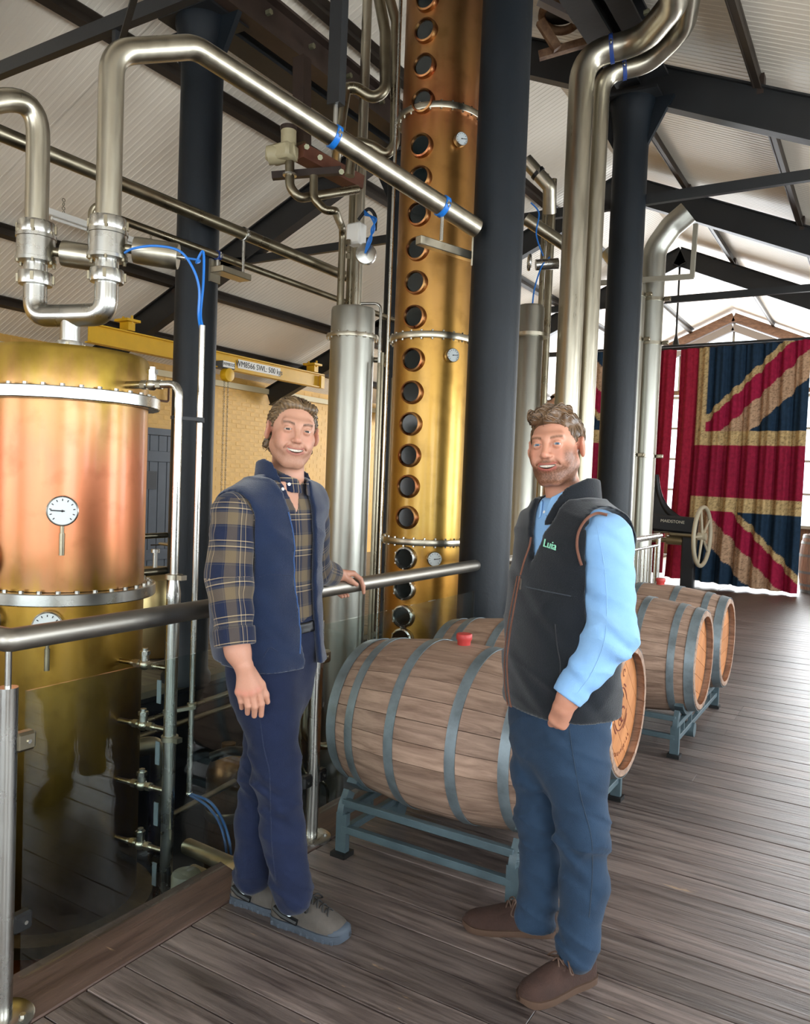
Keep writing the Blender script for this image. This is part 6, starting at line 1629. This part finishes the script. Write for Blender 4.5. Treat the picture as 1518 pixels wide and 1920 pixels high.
# hiking shoes
GS = mat('grey-brown hiking suede', '#4f4943', .8, 0, var=.3, vscale=30, bump=.3); GSOLE = mat('blue-grey rubber sole', '#3c4550', .7, var=.3, vscale=20); SLV = mat('reflective strip', '#cfdbe4', .3)
for (h_, t_, k) in (((512, 1722), (655, 1764), 0), ((436, 1684), (548, 1712), 1)):
    sh_, P_, wd_, ht_ = shoe(man, at(*h_, Z=0), at(*t_, Z=0), 'hiking_shoe', GS, GSOLE, .12, .053, .027, True, 4, .104, (.50, .57, .64, .71))
    R = []
    for t in (.80, .86, .91, .95, .975, .992):
        w_, h_ = wd_(t)+.003, min(ht_(t), .05 if t > .84 else .04)+.003
        R.append([P_(t+.006, w_*np.sign(math.cos(a))*abs(math.cos(a))**.77, .018+(h_-.018)*abs(math.sin(a))**.77) for a in np.linspace(0, PI, 15)])
    obj('toe_cap', MB().rings(R), mat('blue-grey toe rubber', '#39424d', .7), sh_, 60)
    side = -1
    obj('reflective_strip', MB().tube([P_(.10, side*(wd_(.1)*.93+.001), .085), P_(.2, side*(wd_(.2)*.95+.0015), .065), P_(.32, side*(wd_(.32)*1.0+.002), .045)], .0045, 6), SLV, sh_)
    obj('black_panel', MB().tube([P_(.07, side*(wd_(.07)*.9), .06), P_(.2, side*(wd_(.2)*1.0), .046), P_(.4, side*(wd_(.4)*1.03), .036)], .011, 8), BLACK, sh_)

# ------------------------------------------------------------------ MAN IN BLUE SHIRT
RD = 2.50
def JR(px, py, dw=0): return at(px, py, depth=RD-dw)
man2 = thing('person', 'man in pale blue shirt and dark piped gilet with a hand in his pocket', 'person', (-.92, 2.4, 0))
hc2 = V3(JR(1041, 836, 0)); Rh2 = frame3(math.radians(-29), math.radians(-5), math.radians(1))
skinR = np.array(S('#bd8870')[:3])
headR, ffR, hoR = build_head(man2, hc2, Rh2, JR(1062, 955, -.02), skinR, np.array(S('#9a5048')[:3]), np.array(S('#5f3d29')[:3]), np.array(S('#6b4a33')[:3]), mat('blue-grey iris', '#41586b', .5), 1.03, 1.0, .9, None, .0031)
def hairR(q):
    a = np.abs(q[:, 0]); gro = .0022*np.sin(q[:, 0]*150+q[:, 1]*60+4*np.sin(q[:, 2]*40))+.0018*np.sin(q[:, 1]*120-q[:, 0]*70+3*np.sin(q[:, 0]*50))+.002*np.sin(q[:, 0]*55+q[:, 1]*90)
    d = ell(q, (0, -.028, .032), (.082, .102, .088))+gro*.6
    top = ell(q, (-.005, .018, .094), (.062, .068, .030))+gro*1.6
    top = smin(top, ell(q, (-.02, .060, .088), (.045, .026, .022))+gro*1.8, .02)
    top = smin(top, ell(q, (.03, .03, .090), (.035, .04, .026))+gro*1.8, .02)
    d = smin(d, top, .025)
    line = np.interp(a, [0, .035, .05, .06, .07, .085], [.066, .062, .052, .034, .0, -.02])
    lim = np.where(q[:, 1] > .012, line, np.interp(q[:, 1], [-.13, -.07, -.045, -.032, -.01, .004, .012], [-.075, -.07, -.04, .0, .028, .016, -.02]))
    return smax(d, (lim-q[:, 2])*.75, .006)
hairfR = hair(man2, hc2, Rh2, hairR, hc2-.17, hc2+.17, np.array(S('#382819')[:3]), np.array(S('#70543a')[:3]), lambda q: np.sin(q[:, 0]*150+q[:, 1]*60+4*np.sin(q[:, 2]*40))+np.sin(q[:, 0]*55+q[:, 1]*90)+1.2*np.clip(q[:, 2]*9, 0, 1))
strands(man2, hairfR, hc2, Rh2, lambda p: np.array([-.6, .7 if p[2] > .06 else -.3, .25 if p[2] > .06 else -.8]), 800, .035, .0014, np.array(S('#322315')[:3]), np.array(S('#7d6145')[:3]), 3, lambda q, n: n[:, 2] > -.8)
fx2 = -.89*U_+.455*W_A; fx2 /= np.linalg.norm(fx2); lx2 = np.cross(Zv, fx2)
def secR(py, px, a, b, dw=0): p = JR(px, py, dw); return (p.z, p.x, p.y, a, b)
tR = tabify([secR(1345, 1050, .175, .132), secR(1250, 1050, .175, .137), secR(1150, 1056, .178, .135), secR(1060, 1066, .19, .129), secR(1000, 1074, .19, .118), secR(965, 1073, .155, .098), secR(935, 1068, .09, .075)])
aL = [JR(1137, 1010, .155), JR(1146, 1190, .20), JR(1068, 1300, .205)]
aR = [JR(1010, 985, -.16), JR(1020, 1180, -.22), JR(1030, 1300, -.15)]
def body2(P): return loft(P, tR, lx2, fx2, 2.3)
SHB = cloth('pale blue oxford shirt', '#86afd8', '#7aa4d0', .75, 380, .25, .1)
def shirt2(P):
    d = smin(body2(P), cap(P, JR(1075, 985, 0), aL[0], .07, .07), .04); d = smin(d, cap(P, JR(1075, 985, 0), aR[0], .07, .06), .04)
    return smax(d, -cap(P, JR(1030, 955, .07), JR(1020, 915, .12), .022, .035), .01)
def slv2(P):
    a = V3(aL[2]); ax2 = V3(aL[2])-V3(aL[1]); ax2 /= np.linalg.norm(ax2)
    d = chain(P, aL, [.078, .070, .046], .04)+crease(P, .005, (10, 16, 40))*np.exp(-((P[:, 2]-1.05)/.14)**2)+crease(P, .003, (-8, 14, 26), .6)+wr(P, .0026, (30, 22, 70))+wr(P, .0026, (48, -30, 52), 1.4)*np.exp(-((P[:, 2]-1.06)/.16)**2)
    d = smin(d, cap(P, a-ax2*.05, a+ax2*.012, .047, .046), .004)
    return np.maximum(d, (P-a)@ax2-.016)
def slv2b(P): return chain(P, aR, [.066, .058, .045], .04)
lo, hi = tbounds(JR(1062, 1100), JR(1060, 1350).z, JR(1060, 915).z); s2 = grow('shirt', shirt2, lo, hi, .008, SHB, man2)
lo, hi = bounds(*aL, pad=.11); sl = grow('sleeve', slv2, lo, hi, .0055, SHB, s2)
lo, hi = bounds(*aR, pad=.1); grow('sleeve', slv2b, lo, hi, .009, SHB, s2)
SEAMB = cloth('shirt stitching', '#7ea6cf', None, .8)
try: seam('sleeve_seam', slv2, [(1118, 985), (1132, 1060), (1137, 1130), (1133, 1200), (1110, 1260), (1082, 1300)], .0013, SEAMB, sl, -.0003)
except Exception as ex: print(ex)
nb2 = V3(JR(1058, 945, -.005)); axn2 = (hc2+Rh2@np.array([0, -.03, -.07]))-nb2; axn2 /= np.linalg.norm(axn2)
cf2 = collar_field(nb2, axn2, .064, .069, -.02, .052, .004, lambda z: .012+.3*np.clip(z+.02, 0, 1), .5, fx2, lx2)
lo, hi = bounds(nb2, pad=.13); grow('collar', cf2, lo, hi, .004, SHB, s2)
for px, py in ((1036, 957), (1020, 960)):
    p, n = hit(lambda P: np.minimum(cf2(P), shirt2(P)), px, py); obj('button', MB().disc(p, n, .005, .003, 12), WHITE, s2)
# gilet
CHAR = cloth('charcoal navy fleece', '#14181e', '#101419', .92, 420, .5, .3)
PIPING = cloth('brown piping', '#6d4636', None, .7)
def gout2(P):
    d = loft(P, [(z, x, y, a+.024, b+.026) for z, x, y, a, b in tR], lx2, fx2, 2.25)
    d = smin(d, cap(P, JR(1075, 985, 0), JR(1128, 998, .13), .082, .076), .05); d = smin(d, cap(P, JR(1070, 985, 0), JR(1015, 985, -.13), .08, .068), .05)
    return d+crease(P, .004, (5, 8, 17), .8)+wr(P, .0020, (18, 20, 22))+wr(P, .0016, (30, -22, 44), 1.)
def gap2(P):
    c_ = V3(JR(1062, 1080)); u = (P-c_)@lx2; v = (P-c_)@fx2; z = P[:, 2]
    wdt_ = np.interp(z, [1.2, 1.30, 1.36, 1.46, 1.55], [-.02, -.004, .018, .06, .08]); return np.where(v > .01, np.abs(u)-wdt_, 1.)
hem2 = JR(1000, 1322).z
def gil2(P):
    d = smax(gout2(P), -(body2(P)-.004), .004); d = smax(d, -gap2(P), .006)
    d = np.maximum(d, hem2-P[:, 2])
    for A, r in ((aL, .084), (aR, .07)): d = smax(d, -cap(P, A[0]+Vector((0, 0, .01)), A[1], r, r*.85), .006)
    return smax(d, -cap(P, Vector(nb2), Vector(nb2+axn2*.2), .064, .08), .01)
lo, hi = tbounds(JR(1062, 1100), JR(1060, 1345).z, JR(1060, 915).z, .31); g2 = grow('gilet', gil2, lo, hi, .0065, CHAR, man2)
gc2 = collar_field(nb2-axn2*.012-fx2*.006, axn2, .092, .094, -.04, .068, .008, lambda z: .035+.5*np.clip(z+.04, 0, 1), .45, fx2, lx2)
lo, hi = bounds(nb2, pad=.16); gco = grow('gilet_collar', gc2, lo, hi, .0045, CHAR, g2)
GG = lambda P: np.minimum(gil2(P), gc2(P))
try:
    seam('zip_piping', gil2, [(975, 1080), (964, 1140), (956, 1190), (951, 1240), (953, 1290), (958, 1325)], .0032, PIPING, g2, .001)
    seam('zip_piping', gil2, [(970, 1080), (958, 1140), (950, 1190), (946, 1240), (947, 1290), (953, 1325)], .0025, PIPING, g2, .001)
    seam('zip_piping', GG, [(976, 1078), (983, 1052), (992, 1026), (995, 1008)], .0035, PIPING, g2, .001)
    seam('collar_piping', gc2, [(1030, 988), (1058, 972), (1072, 955), (1086, 928), (1098, 905)], .0035, PIPING, gco, .001)
    seam('armhole_piping', gout2, [(1090, 1060), (1082, 1030), (1084, 1000), (1098, 975), (1118, 963), (1138, 966)], .0045, PIPING, g2, .001)
    seam('pocket_seam', gil2, [(1040, 1170), (1044, 1210), (1050, 1245), (1049, 1270)], .002, BLACK, g2)
    seam('panel_seam', gil2, [(985, 1100), (1020, 1108), (1070, 1118)], .0014, cloth('fleece seam', '#2c343e', None, .9), g2)
    p, n = hit(gil2, 1033, 1022); xdir = Vector(U_)*.9+Vector((0, 0, -.12))
    text('embroidered_logo', 'Luia', .034, frame(p+n*.006, xdir-n*xdir.dot(n), n), mat('mint embroidery', '#8fd3b4', .7), g2, .0015)
    p, n = hit(gil2, 979, 1085); obj('zip_pull', MB().bar(p+n*.004, p+n*.006-Vector((0, 0, .035)), .007, .003, n), STEELP, g2, None)
except Exception as ex: print('seam2', ex)
# hand going into the pocket
def hand2(P):
    d = chain(P, [JR(1085, 1285, .203), JR(1066, 1308, .203), JR(1056, 1326, .196)], [.037, .032, .029], .02)
    mc = [JR(1040, 1350, .172), JR(1047, 1356, .175), JR(1055, 1360, .172), JR(1063, 1360, .165)]
    for m in mc: d = smin(d, cap(P, JR(1057, 1325, .195), m, .019, .0125), .016)
    g = None
    for i, m in enumerate(mc):
        e = chain(P, [m, m-Vector(W_A)*.04+Vector((0, 0, -.03)), m-Vector(W_A)*.06+Vector((0, 0, -.06))], (.012, .0105, .0088), .004); g = e if g is None else np.minimum(g, e)
    th = chain(P, [JR(1047, 1325, .19), JR(1036, 1345, .165), JR(1032, 1366, .13)], [.016, .013, .01], .008)
    return smin(smin(d, g, .006), th, .01)
lo, hi = bounds(JR(1085, 1285, .21), JR(1025, 1410, .08), pad=.05); grow('hand', hand2, lo, hi, .003, SKIN, hoR, skincol(skinR*np.array([.97, .93, .93])))
# trousers
TRR = cloth('slate blue chinos', '#25394f', '#1f3145', .8, 300, .3, .08)
h2L, h2R = JR(1072, 1345, .08), JR(1030, 1345, -.08)
def trous2(P):
    d = loft(P, tabify([secR(1470, 1042, .07, .06), secR(1415, 1041, .145, .115), secR(1370, 1043, .176, .130), secR(1310, 1046, .174, .126), secR(1260, 1046, .17, .12)]), lx2, fx2, 2.3)
    a = chain(P, [h2L, JR(1078, 1440, .095), JR(1092, 1560, .09), JR(1095, 1660, .06), JR(1080, 1785, .05)], [.1, .097, .076, .071, .061], .03)
    b = chain(P, [h2R, JR(1012, 1440, -.07), JR(1012, 1540, -.06), JR(1016, 1630, -.07), JR(1002, 1722, -.08)], [.096, .09, .072, .068, .064], .03)
    d = smin(d, smin(a, b, .012), .04); z = P[:, 2]; kz = np.exp(-((z-.48)/.11)**2); hz_ = np.exp(-((z-.13)/.09)**2); gz_ = np.exp(-((z-.78)/.08)**2)
    d = d+(kz+.8*hz_+.5*gz_+.15)*wr(P, .0040, (26, 22, 58))+(.35+hz_)*wr(P, .0018, (50, -45, 40), 1.)+(kz+hz_+.1)*crease(P, .006, (12, 9, 36))+(.35+kz+gz_)*crease(P, .005, (-12, 14, 28), 1.)
    return np.maximum(d, np.where((P-V3(JR(1042, 1700)))@U_ > 0, JR(1080, 1800).z, JR(1002, 1735, -.08).z)-z)
lo, hi = tbounds(JR(1045, 1500), JR(1045, 1810).z, JR(1045, 1255).z, .30); t2 = grow('trousers', trous2, lo, hi, .0065, TRR, man2)
SEAMT = cloth('chino seam', '#22303f', None, .9)
try:
    seam('pocket_edge', trous2, [(1034, 1308), (1036, 1330), (1048, 1352), (1060, 1360)], .0022, SEAMT, t2)
    seam('side_seam', trous2, [(1066, 1362), (1076, 1430), (1090, 1500), (1108, 1570), (1110, 1640), (1104, 1720)], .0015, SEAMT, t2)
except Exception as ex: print(ex)
SUE = mat('dark brown suede', '#3a241b', .9, 0, var=.35, vscale=18, bump=.35, bscale=200); SUES = mat('brown crepe sole', '#4a3527', .8)
shoe(man2, at(1112, 1832, Z=0), at(972, 1884, Z=0), 'suede_shoe', SUE, SUES, .105, .05, .022, False, 2)
shoe(man2, at(1040, 1752, Z=0), at(866, 1736, Z=0), 'suede_shoe', SUE, SUES, .105, .05, .022, False, 2)
